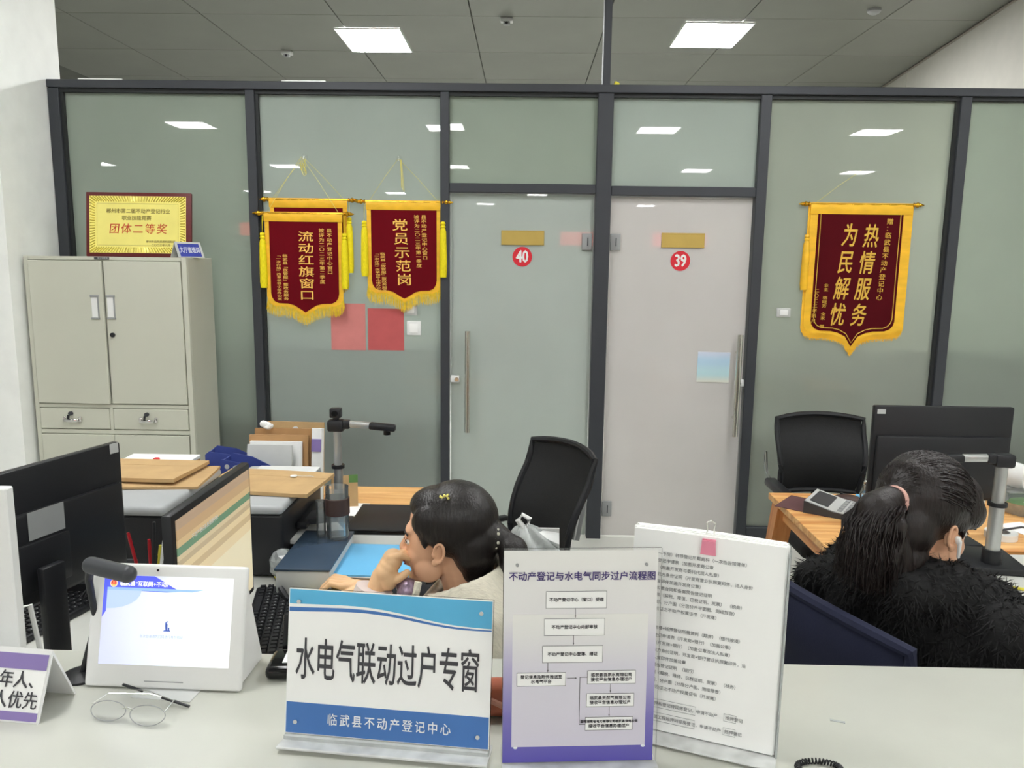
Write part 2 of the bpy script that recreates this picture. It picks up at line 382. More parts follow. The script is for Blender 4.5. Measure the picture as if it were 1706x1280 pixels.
# ---- glazed partition
wb = struct('wall_back', (0, P, 0))
def post(x0, x1, z1=2.735, dark=None):
    B().b2((x0, -.05, 0), (x1, .05, z1), .003, 1).out('post', 'alu', wb)
    for sx in (dark or ()):
        a, b = (x1, x1+.018) if sx > 0 else (x0-.018, x0)
        B().b2((a, -.03, .1), (b, .03, z1)).out('reveal_strip', 'alu_dark', wb)  # near-black strip along the post's inner reveal
post(-2.85, -2.785, dark=(1,)); post(-1.672, -1.617, dark=(1,)); post(-.513, -.46); post(.42, .512); post(1.376, 1.438); post(2.54, 2.602, dark=(-1,)); post(3.66, 3.72, dark=(-1,))
B().b2((.443, -.04, 2.78), (.487, .04, H-.001), .003, 1).out('post', 'alu', wb)
B().b2((-2.85, -.055, 2.737), (3.72, .05, 2.783), .003, 1).out('top_rail', 'alu', wb)
B().b2((-2.785, -.035, 2.715), (3.66, .035, 2.737)).out('reveal_strip', 'alu_dark', wb)  # near-black strip below the top rail
B().b2((-.459, -.045, 2.158), (.42, .045, 2.212), .003, 1).out('transom', 'alu', wb)
B().b2((.513, -.045, 2.15), (1.375, .045, 2.206), .003, 1).out('transom', 'alu', wb)
for a, b in ((-2.785, -1.672), (-1.617, -.513), (1.438, 2.54), (2.602, 3.66)):
    B().b2((a, -.045, 0), (b, .045, .09), .003, 1).out('bottom_rail', 'alu', wb)
def paneq(a, b, z0, z1, m, tilt=0, tx=0):
    o = B().b2((a, -.006, z0), (b, .006, z1)).out('glass_pane', m, wb, smooth=0)
    if tilt or tx:
        c = Vector(((a+b)/2, 0, (z0+z1)/2)); o.matrix_basis = Matrix.Translation(c) @ Euler((tx, 0, tilt)).to_matrix().to_4x4() @ Matrix.Translation(-c)
    return o
paneq(-2.767, -1.672, .09, 2.715, 'pane_green', .0025)
paneq(-1.6, -.513, .09, 2.715, 'pane_grey', -.001)
paneq(-.46, .42, 2.212, 2.715, 'pane_green', .002, .001)
paneq(.512, 1.376, 2.206, 2.715, 'pane_grey', -.001)
paneq(1.438, 2.522, .09, 2.715, 'pane_warm'); paneq(2.602, 3.642, .09, 2.715, 'pane_green')
paneq(3.72, 3.76, 0, 2.7, 'pane_green')
tag(B().box((.525, P-.03, 2.787), (.03, .02, .03), .004, rot=(0, .4, .3)).out('tape_scrap', 'yellow'), 'small yellow tape scrap stuck on the partition top rail', 'tape')
for i, x in enumerate((-2.66, -1.45)):
    B().b2((x, -.05, 2.783), (x+.26, -.035, 2.79)).out('sealant', 'white_wall', wb)
# ---- doors
def door(n, x0, x1, z1, m, hx, lx, hinge, plate, plate_z):
    d = struct('door_%d' % n, (0, P, 0))
    B().b2((x0, -.006, .01), (x1, .006, z1)).out('glass_leaf', m, d, smooth=0)
    h = B(); h.cyl((hx, -.075, .69), (hx, -.075, 1.325), .0165, n=20)
    h.cyl((hx, -.075, .85), (hx, -.075, 1.17), .0172, n=20)
    for z in (.80, 1.21): h.cyl((hx, -.006, z), (hx, -.075, z), .009, n=12)
    h.out('pull_handle', 'steel', d)
    k = B(); k.box((lx, -.02, 1.02), (.06, .034, .046), .01); k.out('lock_body', 'white', d)
    B().cyl((lx+(.012 if lx < 0 else -.012), -.05, 1.02), (lx+(.012 if lx < 0 else -.012), -.036, 1.02), .013).out('lock_cylinder', 'chrome', d)
    for z in (1.875, .19):
        B().box((hinge, -.014, z), (.062, .016, .10), .003).out('patch_fitting', 'grey', d)
        B().box((hinge+.004, -.024, z), (.006, .004, .05)).out('hinge_pin', 'dark_grey', d)
    B().b2((plate, -.013, plate_z), (plate+.262, -.006, plate_z+.088), .002, 1).out('name_plate', 'brass', d)
    B().b2((plate, -.016, plate_z+.08), (plate+.262, -.006, plate_z+.088), .001, 1).out('plate_rail', 'brass', d)
    B().b2((plate, -.016, plate_z), (plate+.262, -.006, plate_z+.006), .001, 1).out('plate_rail', 'brass', d)
    return d
d1 = door(1, -.452, .415, 2.155, 'door_film', -.343, -.425, .378, -.145, 1.85)
d2 = door(2, .518, 1.37, 2.146, 'door_film2', 1.325, 1.352, .55, .83, 1.846)
for x, z, t in ((-.015, 1.78, '40'), (.951, 1.767, '39')):
    o = thing('number_disc', 'round red door number sticker reading %s on the %s glass door' % (t, 'left' if t == '40' else 'right'), 'sticker', (x, P-.008, z))
    B().cyl((0, -.0015, 0), (0, 0, 0), .06, n=40).out('disc', 'red', o)
    text(t, 'white', o, (0, -.002, -.002), .092, sx=.80, sy=1.1, bold=.07)
o = tag(B().box((1.186, P-.009, 1.115), (.2, .003, .19), .0012, rot=(0, .01, 0)).out('blue_square', bands('pale_blue_bands', 2, [(0, (226, 228, 218)), (.3, (190, 222, 228)), (.7, (176, 206, 226)), (1, (196, 204, 222))], interp='EASE')), 'pale blue square on the right glass door beside its handle', 'paper')  # thin square, cream at the foot and pale blue above
# red banners / hall displays far behind the viewer, seen only as reflections
for x, y, z, wd in ((-8.2, -15, 2.65, 1.2), (1.7, -14, 2.45, 1.3), (4.6, -14, 2.45, 1.6)):
    o = thing('display_board', 'red lit display board hanging far behind the viewer', 'display', (x, y, z), group='red display boards in the hall')
    B().box((0, -.03, 0), (wd+.1, .05, .5), .01).out('case', 'black', o); B().box((0, .0, 0), (wd, .01, .4)).out('led_face', 'led', o)
    for sx in (-.4, .4): B().cyl((sx*wd, -.03, .25), (sx*wd, -.03, H-z), .01, n=8).out('hanger', 'grey', o)
for x0, x1, l in ((-2.75, -.55, 'long dark cupboard row added behind the left glass panes to darken them'), (1.5, 3.55, 'long dark cupboard row added behind the right glass panes to darken them')):  # unseen cupboards added so the lower panes turn darker
    o = thing('added_cupboard', l, 'cupboard', ((x0+x1)/2, 5.5, 0)); a = (x1-x0)/2
    B().b2((-a, -.22, 0), (a, .22, 1.15), .004, 1).out('carcass', 'dark_grey', o)
    n = 4
    for i in range(n): d = B().b2((-a+2*a*i/n+.01, -.236, .06), (-a+2*a*(i+1)/n-.01, -.22, 1.12), .002, 1).out('door', 'dark_grey', o); B().b2((-a+2*a*i/n+.04, -.25, .6), (-a+2*a*i/n+.055, -.236, .75)).out('handle', 'steel', d)
# ---- ceiling lights
def lamp(x, y, label, group=None, sx=.6, sy=.78, m='lamp'):
    o = thing('ceiling_light', label, 'ceiling light', (x, y, H), group=group)
    f = B()
    for a, b in (((-sx/2-.01, -sy/2-.01), (sx/2+.01, -sy/2)), ((-sx/2-.01, sy/2), (sx/2+.01, sy/2+.01)), ((-sx/2-.01, -sy/2), (-sx/2, sy/2)), ((sx/2, -sy/2), (sx/2+.01, sy/2))):
        f.b2((a[0], a[1], -.014), (b[0], b[1], -.001))
    f.out('frame', 'white', o)
    B().b2((-sx/2, -sy/2, -.012), (sx/2, sy/2, -.003)).out('diffuser', m, o)
lamp(-1.5, 8.06, 'square lit ceiling light above the banners, beyond the partition', m='lamp_back')
lamp(1.71, 7.78, 'square lit ceiling light above door 39, beyond the partition', m='lamp_back')
for x, y in ((-5.3, 8.0),): lamp(x, y, 'square lit ceiling light of the back office, beyond the left wall')
rows = [(3.1, (-1.5, 1.5, 4.6)), (-3.4, (-5.4, -1.3, 2.1, 5.6)), (1.4, (-5.0, -1.4, 2.2, 5.8)), (-8.9, (-9.9, -5.6, -1.6, 3.9, 7.6)), (-15.9, (-8.6, -4.2, .37, 6.0)), (-20.2, (-8.6, -1.5, 4.5))]  # first row, over the desks, is added to brighten wall, cabinet and glass
for y, xs_ in rows:
    for x in xs_: lamp(x, y, 'square lit ceiling light, public hall and added desk row', 'public hall ceiling lights', .62, .62, 'lamp_far' if y < 0 else 'lamp')
# ---- small ceiling fittings
def sensor(x, y, label, rnd=False):
    o = thing('ceiling_sensor', label, 'sensor', (x, y, H))
    if rnd:
        B().lathe([(0, -.001), (.055, -.001), (.055, -.02), (.04, -.035), (.02, -.045), (0, -.045)]).out('housing', 'grey', o)
    else:
        B().box((0, 0, -.02), (.11, .07, .036), .006).out('housing', 'lightgrey', o)
        B().box((0, -.01, -.05), (.06, .05, .028), .006).out('sensor_head', 'grey', o)
        B().cyl((0, -.036, -.05), (0, -.03, -.05), .012).out('lens', 'black', o)
sensor(-2.5, 8.5, 'small boxy ceiling sensor near the left ceiling light'); sensor(-.19, 7.32, 'small pale ceiling sensor between the two ceiling lights')
sensor(2.9, 7.0, 'round grey smoke detector near the right sloping wall line', True)
# ---- service counter
ct = thing('service_counter', 'long pale service counter across the foreground', 'counter', (0, 0, 0))
B().b2((-3.2, .55, 1.012), (3.2, 1.305, 1.05), .008).out('countertop', 'counter', ct)
B().b2((-3.2, .72, 0), (3.2, .76, 1.012), .002).out('front_panel', 'white', ct)
B().b2((-3.2, 1.2, 0), (3.2, 1.22, 1.012), .002).out('back_panel', 'desk', ct)
# ---- pennants
def pennant(name, label, loc, w, side, tip, cols, style=0, tas=(1, 1), hem=.045, bd=.026, fr=.062, cut=None, peak=None):
    o = thing(name, label, 'banner', loc, group=None)
    a = w/2
    def outline(a, d, t):
        h = [(-a, 0), (-a, -(d-.06)), (-a*.975, -(d-.035)), (-a*.9, -(d-.012)), (-a*.78, -d), (-a*.5, -(d+.002)), (-a*.33, -(d+.012)), (-a*.15, -(d+.035)), (0, -t)]
        return h+[(-x, z) for x, z in h[-2::-1]]
    yl = 'satin'
    B().prism(outline(a, side, tip), -.002, .001).out('backing_cloth', yl, o)
    B().prism([(x, z-hem if z == 0 else z) for x, z in outline(a-bd, side-.018, tip-.022)], -.0045, -.002).out('field', 'maroon2' if style else 'maroon', o)
    if style:
        for kk in (0,):
            pts = [(x, -.0052, z-hem if z == 0 else z) for x, z in outline(a-bd-.016, side-.036, tip-.045)]
            B().tube(pts, .0028, 6).out('gold_line', 'letter_gold2', o)
    hb = B(); n = 24
    hb.grid(lambda u, v: (-a-.004+u*(w+.008), -.006-.004*sin(v*pi)-.002*sin(u*37)*sin(v*pi), .012-v*(hem+.012)), n, 6)
    hb.out('hem', yl, o)
    B().cyl((-a-.04, -.002, .003), (a+.04, -.002, .003), .007, n=12).out('rod', 'finial', o)
    for s_ in (-1, 1):
        f = B(); prof = [(0, 0), (.012, 0), (.014, .006), (.008, .012), (.015, .02), (.016, .03), (.009, .036), (.012, .042), (.008, .052), (.003, .064), (0, .068)]
        f.lathe(prof, (s_*(a+.008), -.002, .003), 14, Matrix.Rotation(s_*pi/2, 4, 'Y')); f.out('finial', 'finial', o)
    fb = B(); pts = outline(a, side, tip)[1:-1]
    seg = []
    for p, q in zip(pts, pts[1:]):
        L = math.hypot(q[0]-p[0], q[1]-p[1]); k = max(1, int(L/.0022))
        seg += [(p[0]+(q[0]-p[0])*i/k, p[1]+(q[1]-p[1])*i/k) for i in range(k)]
    for x, z in seg:
        if abs(x) > a*.985 and z > -(side-.05): continue
        l = fr*(.8+.35*random.random()); dx = random.uniform(-.004, .004)+x*.03; yy = random.uniform(-.003, .002)
        v = [fb.bm.verts.new(c) for c in ((x-.0012, yy, z+.006), (x+.0014, yy, z+.006), (x+dx+.0012, yy-.002, z-l), (x+dx-.0008, yy-.002, z-l))]
        fb.bm.faces.new(v)
    q = fb.out('fringe', 'satin' if style else 'fringe', o, smooth=0)
    if style:
        s2 = B(); s2.prism([(x*1.02, z-.0) for x, z in outline(a+.008, side+.028, tip+.035)], .0015, .003); s2.out('fringe_cloth', yl, o)
    for s_, on in zip((-1, 1), tas):
        if not on: continue
        tx = s_*(a+.014); zt = -.11*on
        t = B()
        t.tube([(s_*(a+.012), -.004, 0), (tx, -.005, zt*.5), (tx, -.006, zt)], .0018, 6)
        t.lathe([(0, 0), (.012, -.002), (.016, -.014), (.012, -.024), (.017, -.032), (.013, -.04), (.019, -.06), (.022, -.16), (.024, -.3), (.02, -.335), (0, -.335)], (tx, -.008, zt), 14)
        t.out('tassel', 'tassel' if not style else 'satin', o)
    for c in cols: column(*c[:1], c[8] if len(c) > 8 else ('letter_gold2' if style else 'letter_gold'), o, c[1], -.0048, c[2], c[3], c[4], bold=c[5], dx=c[6], shear=c[7])
    if peak:
        px_, pz = peak
        cb = B()
        for s_ in ((-1, 1) if not cut else (-1,)):
            cb.tube([(s_*a*.92, -.004, .008), (s_*a*.45+px_*.5, -.006, .008+pz*.52), (px_, -.004, pz)], .0013, 5)
        cb.out('hanging_cord', 'cord', o)
    return o
K = .00365
def C_(ch, px, y0, y1, cw, bold, cx, cy, dx=0, shear=0):
    return (ch, (px-cx)*K, -(y0-cy)*K, -(y1-cy)*K, cw, bold, dx, shear)
Yp = P-.02
c1 = [C_('流动红旗窗口', 508.5, 385, 501, .098, .016, 505, 357), C_('县不动产登记中心窗口', 548, 380, 456, .034, .01, 505, 357), C_('被评为二〇二三年第二季度', 535, 380, 472, .034, .01, 505, 357),
      C_('临武县“放管服”暨政务服务', 473, 423, 500, .032, .01, 505, 357), C_('“一次办结”改革领导小组办公室', 462, 423, 500, .030, .01, 505, 357)]
c2 = [C_('党员示范岗', 665, 362, 474, .098, .016, 672, 335, .03), C_('县不动产登记中心窗口', 705, 355, 429, .034, .01, 672, 335, .008), C_('被评为二〇二三年第一季度', 693, 355, 442, .034, .01, 672, 335, .016),
      C_('临武县“放管服”暨政务服务', 636, 417, 483, .032, .01, 672, 335, .012), C_('“一次办结”改革领导小组办公室', 626, 417, 483, .030, .01, 672, 335, .012)]
c3 = [C_('热情服务', 1460, 372, 546, .094, .03, 1440, 341, -.05, .18), C_('为民解忧', 1425, 371, 546, .094, .03, 1440, 341, -.05, .18), C_('赠：临武县不动产登记中心', 1489, 362, 498, .040, .012, 1440, 341, -.03),
      C_('业主 骆晓芳 全家 赠', 1392, 470, 545, .030, .01, 1440, 341, -.01), C_('二〇二三年四月', 1377, 478, 537, .030, .01, 1440, 341, -.01)]
back = [C_('县', 547, 353, 362, .034, .01, 512, 334), C_('被', 536, 353, 362, .034, .01, 512, 334)]
pennant('award_pennant', 'maroon pennant mostly hidden behind the lower left pennant on the glass', (-1.318, Yp, 2.102), .47, .50, .565, back, tas=(0, .9), peak=(-.02, .25))
pennant('award_pennant', 'maroon pennant with six gold characters hanging lowest and leftmost, its fringe yellow', (-1.342, Yp-.036, 2.017), .47, .555, .615, c1, tas=(1, 1), peak=(.0, .335))
pennant('award_pennant', 'maroon pennant with five gold characters between the overlapping pair and door 40', (-.735, Yp-.02, 2.094), .45, .545, .60, c2, tas=(1, 1), peak=(-.03, .255))
pennant('award_pennant', 'large dark maroon pennant with two columns of brush characters, right of door 39', (2.018, Yp, 2.112), .60, .775, .875, c3, style=1, tas=(1.6, 0), hem=.055, bd=.045, fr=.04, cut=1, peak=(-.02, .2))
def hook(x, z, label, tail=True):
    o = thing('wall_hook', label, 'hook', (x, P-.006, z))
    B().lathe([(0, 0), (.02, 0), (.017, .005), (0, .008)], (0, 0, 0), 18, Matrix.Rotation(pi/2, 4, 'X')).out('suction_cup', 'acrylic', o)
    B().tube([(0, -.006, .004), (0, -.02, 0), (0, -.022, -.014), (0, -.03, -.012)], .0025, 8).out('hook_arm', 'white', o)
    return o
hook(-1.338, 2.357, 'clear suction hook holding the cords of the two overlapping pennants'); hook(-.765, 2.352, 'clear suction hook above the five-character pennant')
kb_ = B()
for i in range(5):
    kb_.tube([(-1.338+.012*cos(t*1.0+i)*(1+.2*i), P-.035-.002*i, 2.335-.06*(1-cos(t))/2-.006*i+.01*sin(3*t)) for t in [k*2*pi/18 for k in range(19)]], .0016, 5)
tag(kb_.out('cord_knot', 'cord'), 'bundle of yellow cord loops tied at the left suction hook', 'cord')
kb_ = B()
for i in range(3): kb_.tube([(-.755+.004*i, P-.034, 2.345), (-.75+.004*i, P-.036, 2.28), (-.748+.008*i, P-.036, 2.18-.012*i)], .0018, 5)
tag(kb_.out('cord_tail', 'cord'), 'loose yellow cord tail dangling above the five-character pennant', 'cord')
# ---- papers, their colour paled like a veil of frosted film, and switches
tag(B().box((-1.092, P-.009, 1.335), (.215, .002, .29)).out('notice_paper', 'pink_paper'), 'pink paper notice, paled as if behind frosted film, below the lower left pennant', 'paper')
tag(B().box((-.857, P-.009, 1.322), (.225, .002, .26)).out('notice_paper', 'pink_paper2'), 'rose red paper notice below the five-character pennant', 'paper')
def switch(x, z, w_, h_, label, m='white'):
    o = thing('wall_switch', label, 'switch', (x, P-.006, z))
    B().box((0, -.006, 0), (w_, .012, h_), .004).out('plate', m, o); B().box((0, -.0135, 0), (w_*.6, .005, h_*.62), .002).out('rocker', 'paper' if m == 'white' else 'white', o)
switch(-.682, 1.333, .088, .088, 'white square wall switch beside the rose paper notice'); switch(-.7, 1.448, .08, .07, 'pale wall switch half hidden behind the five-character pennant fringe', 'lightgrey')
switch(1.597, 1.461, .085, .055, 'small white switch left of the large brush-character pennant', 'lightgrey')
# ---- filing cabinet
fc = thing('filing_cabinet', 'tall cream steel filing cabinet in the left corner, doors above two drawers', 'cabinet', (-2.826, 4.42, 0))
Wc, Hc, Dc = .925, 1.748, .355
B().b2((0, .004, 0), (Wc, Dc, Hc), .004, 1).out('body', 'cabinet', fc)
for x0, x1 in ((0, .026), (Wc-.03, Wc)): B().b2((x0, -.012, 0), (x1, .004, Hc), .002, 1).out('stile', 'cabinet', fc)
for z0, z1 in ((1.728, Hc), (.882, .903), (.728, .752), (0, .06)): B().b2((.026, -.012, z0), (Wc-.03, .004, z1), .001, 1).out('rail', 'cabinet', fc)
B().b2((.435, -.012, .752), (.453, .004, .882)).out('divider', 'cabinet', fc)
def cdoor(x0, x1, z0, z1, hx, ajar=0, lock=False, hinge='l'):
    d = B().b2((0, -.018, 0), (x1-x0, 0, z1-z0), .003, 1).out('door', 'cabinet', fc)
    d.location = (x0, -.001, z0); d.rotation_euler.z = ajar
    if hx is not None:
        hz = .495; h = hx-x0
        B().b2((h, -.0195, hz), (h+.042, -.0165, hz+.125), .0012, 1).out('handle_recess', 'white', d)
        B().b2((h-.004, -.024, hz+.12), (h+.046, -.018, hz+.13), .001, 1).out('handle_lip', 'grey', d)
        B().b2((h-.004, -.024, hz-.006), (h+.046, -.018, hz+.004), .001, 1).out('handle_lip', 'grey', d)
        B().b2((h+.036, -.022, hz), (h+.044, -.018, hz+.125), .001, 1).out('handle_lip', 'grey', d)
    if lock:
        B().cyl((hx-x0+.022, -.03, .4), (hx-x0+.022, -.018, .4), .013).out('lock', 'black', d)
    return d
cdoor(.028, .452, .908, 1.725, .385, -.045); cdoor(.455, Wc-.034, .908, 1.725, .465, 0, True)
cdoor(.028, .452, .064, .724, None); cdoor(.455, Wc-.034, .064, .724, None)
for x0, x1 in ((.028, .433), (.455, Wc-.034)):
    d = B().b2((x0, -.016, .757), (x1, 0, .878), .003, 1).out('drawer', 'cabinet', fc)
    xc = (x0+x1)/2-.01
    for s_ in (-1, 1): B().box((xc+s_*.045, -.024, .815), (.018, .016, .03), .004).out('handle_foot', 'chrome', d)
    B().box((xc, -.036, .81), (.08, .012, .02), .006).out('handle', 'chrome', d)
    B().cyl((xc-.01, -.03, .848), (xc-.01, -.016, .848), .012).out('lock', 'dark_grey', d)
    B().box((xc-.012, -.046, .83), (.014, .004, .03), .002, rot=(.1, .2, 0)).out('key', 'black', d)
lb = B().b2((.405, -.0145, 1.732), (.49, -.012, 1.746)).out('label_strip', 'dark_grey', fc)
text('电子保密柜', 'lightgrey', lb, (.455, -.0147, 1.739), .012)
# plaque on the cabinet
pq = thing('award_plaque', 'gold award plaque in a dark red frame standing on the filing cabinet', 'plaque', (-2.243, 4.56, 1.749), rot=(radians(-7), 0, radians(1)))
w_, h_ = .61, .372
B().b2((-w_/2, 0, 0), (w_/2, .02, h_), .004).out('frame', 'frame_red', pq)
B().b2((-w_/2+.022, -.003, .022), (w_/2-.03, 0, h_-.022), .001, 1).out('gold_plate', 'gold', pq)
eb = B()
x0, x1, z0, z1 = -w_/2+.024, w_/2-.032, .024, h_-.024
def ridge(p, q, wd):
    d = Vector((q[0]-p[0], 0, q[1]-p[1])); L = d.length; d.normalize(); n_ = Vector((-d.z, 0, d.x))*wd
    a_, b_ = Vector((p[0], -.0032, p[1])), Vector((q[0], -.0032, q[1]))
    m_ = (a_+b_)/2+Vector((0, -.0035, 0))
    vs = [eb.bm.verts.new(v) for v in (a_+n_, a_-n_, b_-n_, b_+n_, a_+Vector((0, -.0035, 0)), b_+Vector((0, -.0035, 0)))]
    for f in ((0, 4, 5, 3), (1, 2, 5, 4), (0, 1, 4), (3, 5, 2)): eb.bm.faces.new([vs[i] for i in f])
n = 34
cxm, czm = (x0+x1)/2, (z0+z1)/2
for i in range(n):
    t = (i+.5)/n; x = x0+(x1-x0)*t; sh = (x-cxm)*.12
    ridge((x+sh*.2, z1-.001), (x-sh, z1-.03), .0038); ridge((x+sh*.2, z0+.001), (x-sh, z0+.03), .0038)
for i in range(20):
    t = (i+.5)/20; z = z0+(z1-z0)*t; sh = (z-czm)*.12
    ridge((x0+.001, z+sh*.2), (x0+.03, z-sh), .0038); ridge((x1-.001, z+sh*.2), (x1-.03, z-sh), .0038)
eb.out('embossed_border', 'gold_bright', pq, smooth=0)
B().tube([(x0+.042, -.0035, z0+.042), (x1-.042, -.0035, z0+.042), (x1-.042, -.0035, z1-.042), (x0+.042, -.0035, z1-.042)], .0008, 5, True).out('inner_line', 'ink_brown', pq)
text('郴州市第二届不动产登记行业', 'ink_brown', pq, (0, -.0034, .262), .0285, bold=.01); text('职业技能竞赛', 'ink_brown', pq, (-.01, -.0034, .222), .0285, bold=.01)
text('团体二等奖', 'ink_red', pq, (-.003, -.0034, .158), .062, sp=1.22, bold=.01, shear=.12)
text('郴州市自然资源和规划局', 'ink_brown', pq, (.13, -.0034, .088), .0155); text('二〇二三年八月', 'ink_brown', pq, (.13, -.0034, .067), .0155)
# ---- tent cards
def tent(name, label, loc, rz, L, hh, dep, mat, cat='sign'):
    o = thing(name, label, cat, loc, rz)
    t = .003; sh = B()
    sl = math.hypot(dep/2, hh)
    prof = [(-dep/2, 0), (0, hh), (dep/2, 0), (dep/2-.004, 0), (0, hh-.009), (-dep/2+.004, 0)]
    # prism is built in XZ along Y: turn it so its length runs along X
    sh.prism(prof, -L/2, L/2, Matrix.Rotation(pi/2, 4, 'Z') @ Matrix.Identity(4)); sh.out('card_shell', mat, o)
    U = Vector((0, dep/2, hh)).normalized(); N_ = Vector((0, -hh, dep/2)).normalized()
    return o, U, N_, Vector((0, -dep/2, 0)), sl
o, U, N_, b0, sl = tent('tent_card', 'small blue tent card standing at the right end of the cabinet top', (-1.93, 4.5, 1.749), radians(60), .17, .088, .075, 'lightgrey')
m_ = B(); 
def slab_on(o, U, N_, b0, x0, x1, s0, s1, off, mat, name):
    b = B(); vs = []
    for dn in (off, off+.0006):
        for (x, s_) in ((x0, s0), (x1, s0), (x1, s1), (x0, s1)): vs.append(b.bm.verts.new(b0+Vector((x, 0, 0))+U*s_+N_*dn))
    for f in ((0, 1, 2, 3), (4, 5, 6, 7), (0, 1, 5, 4), (1, 2, 6, 5), (2, 3, 7, 6), (3, 0, 4, 7)): b.bm.faces.new([vs[i] for i in f])
    return b.out(name, mat, o, smooth=0)
m_.bm.free()
slab_on(o, U, N_, b0, -.07, .07, .006, .084, .0005, 'bluecard', 'blue_face')
text('大厅值班岗', 'ink_light', o, b0+U*.043+N_*.0012, .03, up=U, bold=.012, sy=1.3, sx=.9)
# ================================================================== FURNITURE
def desk(name, label, x0, x1, y0, y1, z, m, legm, panel=True):
    o = thing(name, label, 'desk', ((x0+x1)/2, (y0+y1)/2, 0)); a, b = (x1-x0)/2, (y1-y0)/2
    B().b2((-a, -b, z-.03), (a, b, z), .004).out('desktop', m, o)
    for sx in (-1, 1):
        for sy in (-1, 1): B().b2((sx*(a-.06)-.02, sy*(b-.06)-.02, 0), (sx*(a-.06)+.02, sy*(b-.06)+.02, z-.03), .003, 1).out('leg', legm, o)
    if panel: B().b2((-a+.04, b-.03, .25), (a-.04, b-.015, z-.03)).out('modesty_panel', m, o)
    return o
desk('office_desk', 'pale laminate desk behind the counter holding printers and the seated woman\'s keyboard', -1.75, -.33, 1.34, 2.97, .75, 'desk', 'grey')
desk('office_desk', 'pale laminate desk at the right edge behind the woman in black fur', 1.34, 2.7, 1.34, 2.66, .75, 'desk', 'grey')
def pine_table(label, x0, x1, y0, y1, z=.75, splay=.09):
    o = thing('wooden_table', label, 'table', ((x0+x1)/2, (y0+y1)/2, 0)); a, b = (x1-x0)/2, (y1-y0)/2
    n = 4
    for i in range(n):
        B().b2((-a, -b+2*b*i/n+.0006, z-.028), (a, -b+2*b*(i+1)/n-.0006, z), .0015, 1).out('plank', 'pine', o)
    for s_ in (-1, 1):
        B().b2((s_*(a-.05)-.011, -b+.06, z-.10), (s_*(a-.05)+.011, b-.06, z-.028)).out('apron', 'pine_y', o)
        B().b2((-a+.06, s_*(b-.05)-.011, z-.10), (a-.06, s_*(b-.05)+.011, z-.028)).out('apron', 'pine', o)
    for sx in (-1, 1):
        for sy in (-1, 1):
            l = B(); q = bmesh.ops.create_cube(l.bm, size=1)['verts']
            for v in q:
                top = v.co.z > 0; w_ = .04 if top else .026
                v.co = Vector((sx*(a-.055+(0 if top else splay))+(w_ if v.co.x > 0 else -w_), sy*(b-.055+(0 if top else splay*.3))+(w_ if v.co.y > 0 else -w_), z-.028 if top else 0))
            l.out('leg', 'pine_z', o, smooth=0)
    return o
pine_table('knotty pine table against the glass behind the seated woman\'s head', -.98, -.3, 3.0, 3.36, splay=.02)
pine_table('pine table with splayed legs holding the calculator, right of door 39', 1.10, 2.75, 2.69, 3.37)
# ---- chairs
def swivel_base(o, r=.3, z=.40, m='black'):
    B().cyl((0, 0, .10), (0, 0, z), .028, n=16).out('gas_column', 'dark_grey', o)
    for i in range(5):
        a = 2*pi*i/5+.3; p = Vector((cos(a)*r, sin(a)*r, .07)); b = B()
        b.cyl((0, 0, .11), p, .026, .014, 10); b.out('base_arm', m, o)
        B().cyl((p.x-.012*sin(a)-.012, p.y, .028), (p.x-.012*sin(a)+.012, p.y, .028), .028, n=14).out('caster', 'black', o)
def mesh_chair(label, loc, rz, top=1.08, wt=.47, wb_=.40, arms=True, chrome=False, mat='black_mesh', lean=.10, seat=True, base=True, bottom=.56):
    """faces local -Y"""
    o = thing('office_chair', label, 'chair', loc, rz)
    hb = top-bottom
    def prof(v): return wb_/2+(wt-wb_)/2*min(1, v*1.5)
    def back(u, v, off=0, ins=0):
        hw = prof(v)-ins; x = (u*2-1)*hw; z = bottom+ins*.8+(hb-ins*1.6)*v
        z += .018*(1-(u*2-1)**2)*v*v
        y = .24+lean*v-.05*sin(pi*min(1, v*1.2))+.05*(1-(u*2-1)**2)+off
        return (x, y, z)
    pn = B(); pn.grid(lambda u, v: back(u, v, 0, .012), 14, 14); bmesh.ops.solidify(pn.bm, geom=list(pn.bm.faces), thickness=.006)
    pn.out('back_mesh', mat, o)
    ring = [back(0, v) for v in [i/10 for i in range(0, 11)]]+[back(u, 1) for u in [i/8 for i in range(1, 9)]]+[back(1, v) for v in [1-i/10 for i in range(1, 11)]]+[back(u, 0) for u in [1-i/8 for i in range(1, 8)]]
    B().tube(ring, .014, 8, True).out('back_frame', 'black' if mat != 'navy' else 'navy', o)
    if seat:
        s_ = B(); s_.box((0, -.02, .455), (.48, .46, .075), .03, seg=4); s_.out('seat', mat if mat == 'navy' else 'black_mesh', o)
        B().tube([(0, .1, .41), (0, .28, .42), (0, .315, .52), (0, .30, .66)], .02, 8).out('back_support', 'dark_grey', o)
    if arms:
        for s_ in (-1, 1):
            a_ = B(); a_.box((s_*.275, .01, .675), (.06, .31, .042), .015, seg=3); a_.out('armrest', 'black', o)
            if chrome: B().tube([(s_*.275, .1, .65), (s_*.285, .2, .72), (s_*.27, .27, .80)], .009, 8).out('arm_bracket', 'chrome', o); B().tube([(s_*.275, -.1, .65), (s_*.29, -.12, .52), (s_*.27, .0, .42), (s_*.2, .02, .42)], .011, 8).out('arm_post', 'chrome', o)
            else: B().tube([(s_*.275, .0, .655), (s_*.285, .0, .54), (s_*.27, 0, .43), (s_*.2, .0, .42)], .016, 8).out('arm_post', 'dark_grey', o); B().box((s_*.275, .17, .66), (.035, .18, .022), .008).out('arm_link', 'black', o)
    if base: swivel_base(o)
    return o
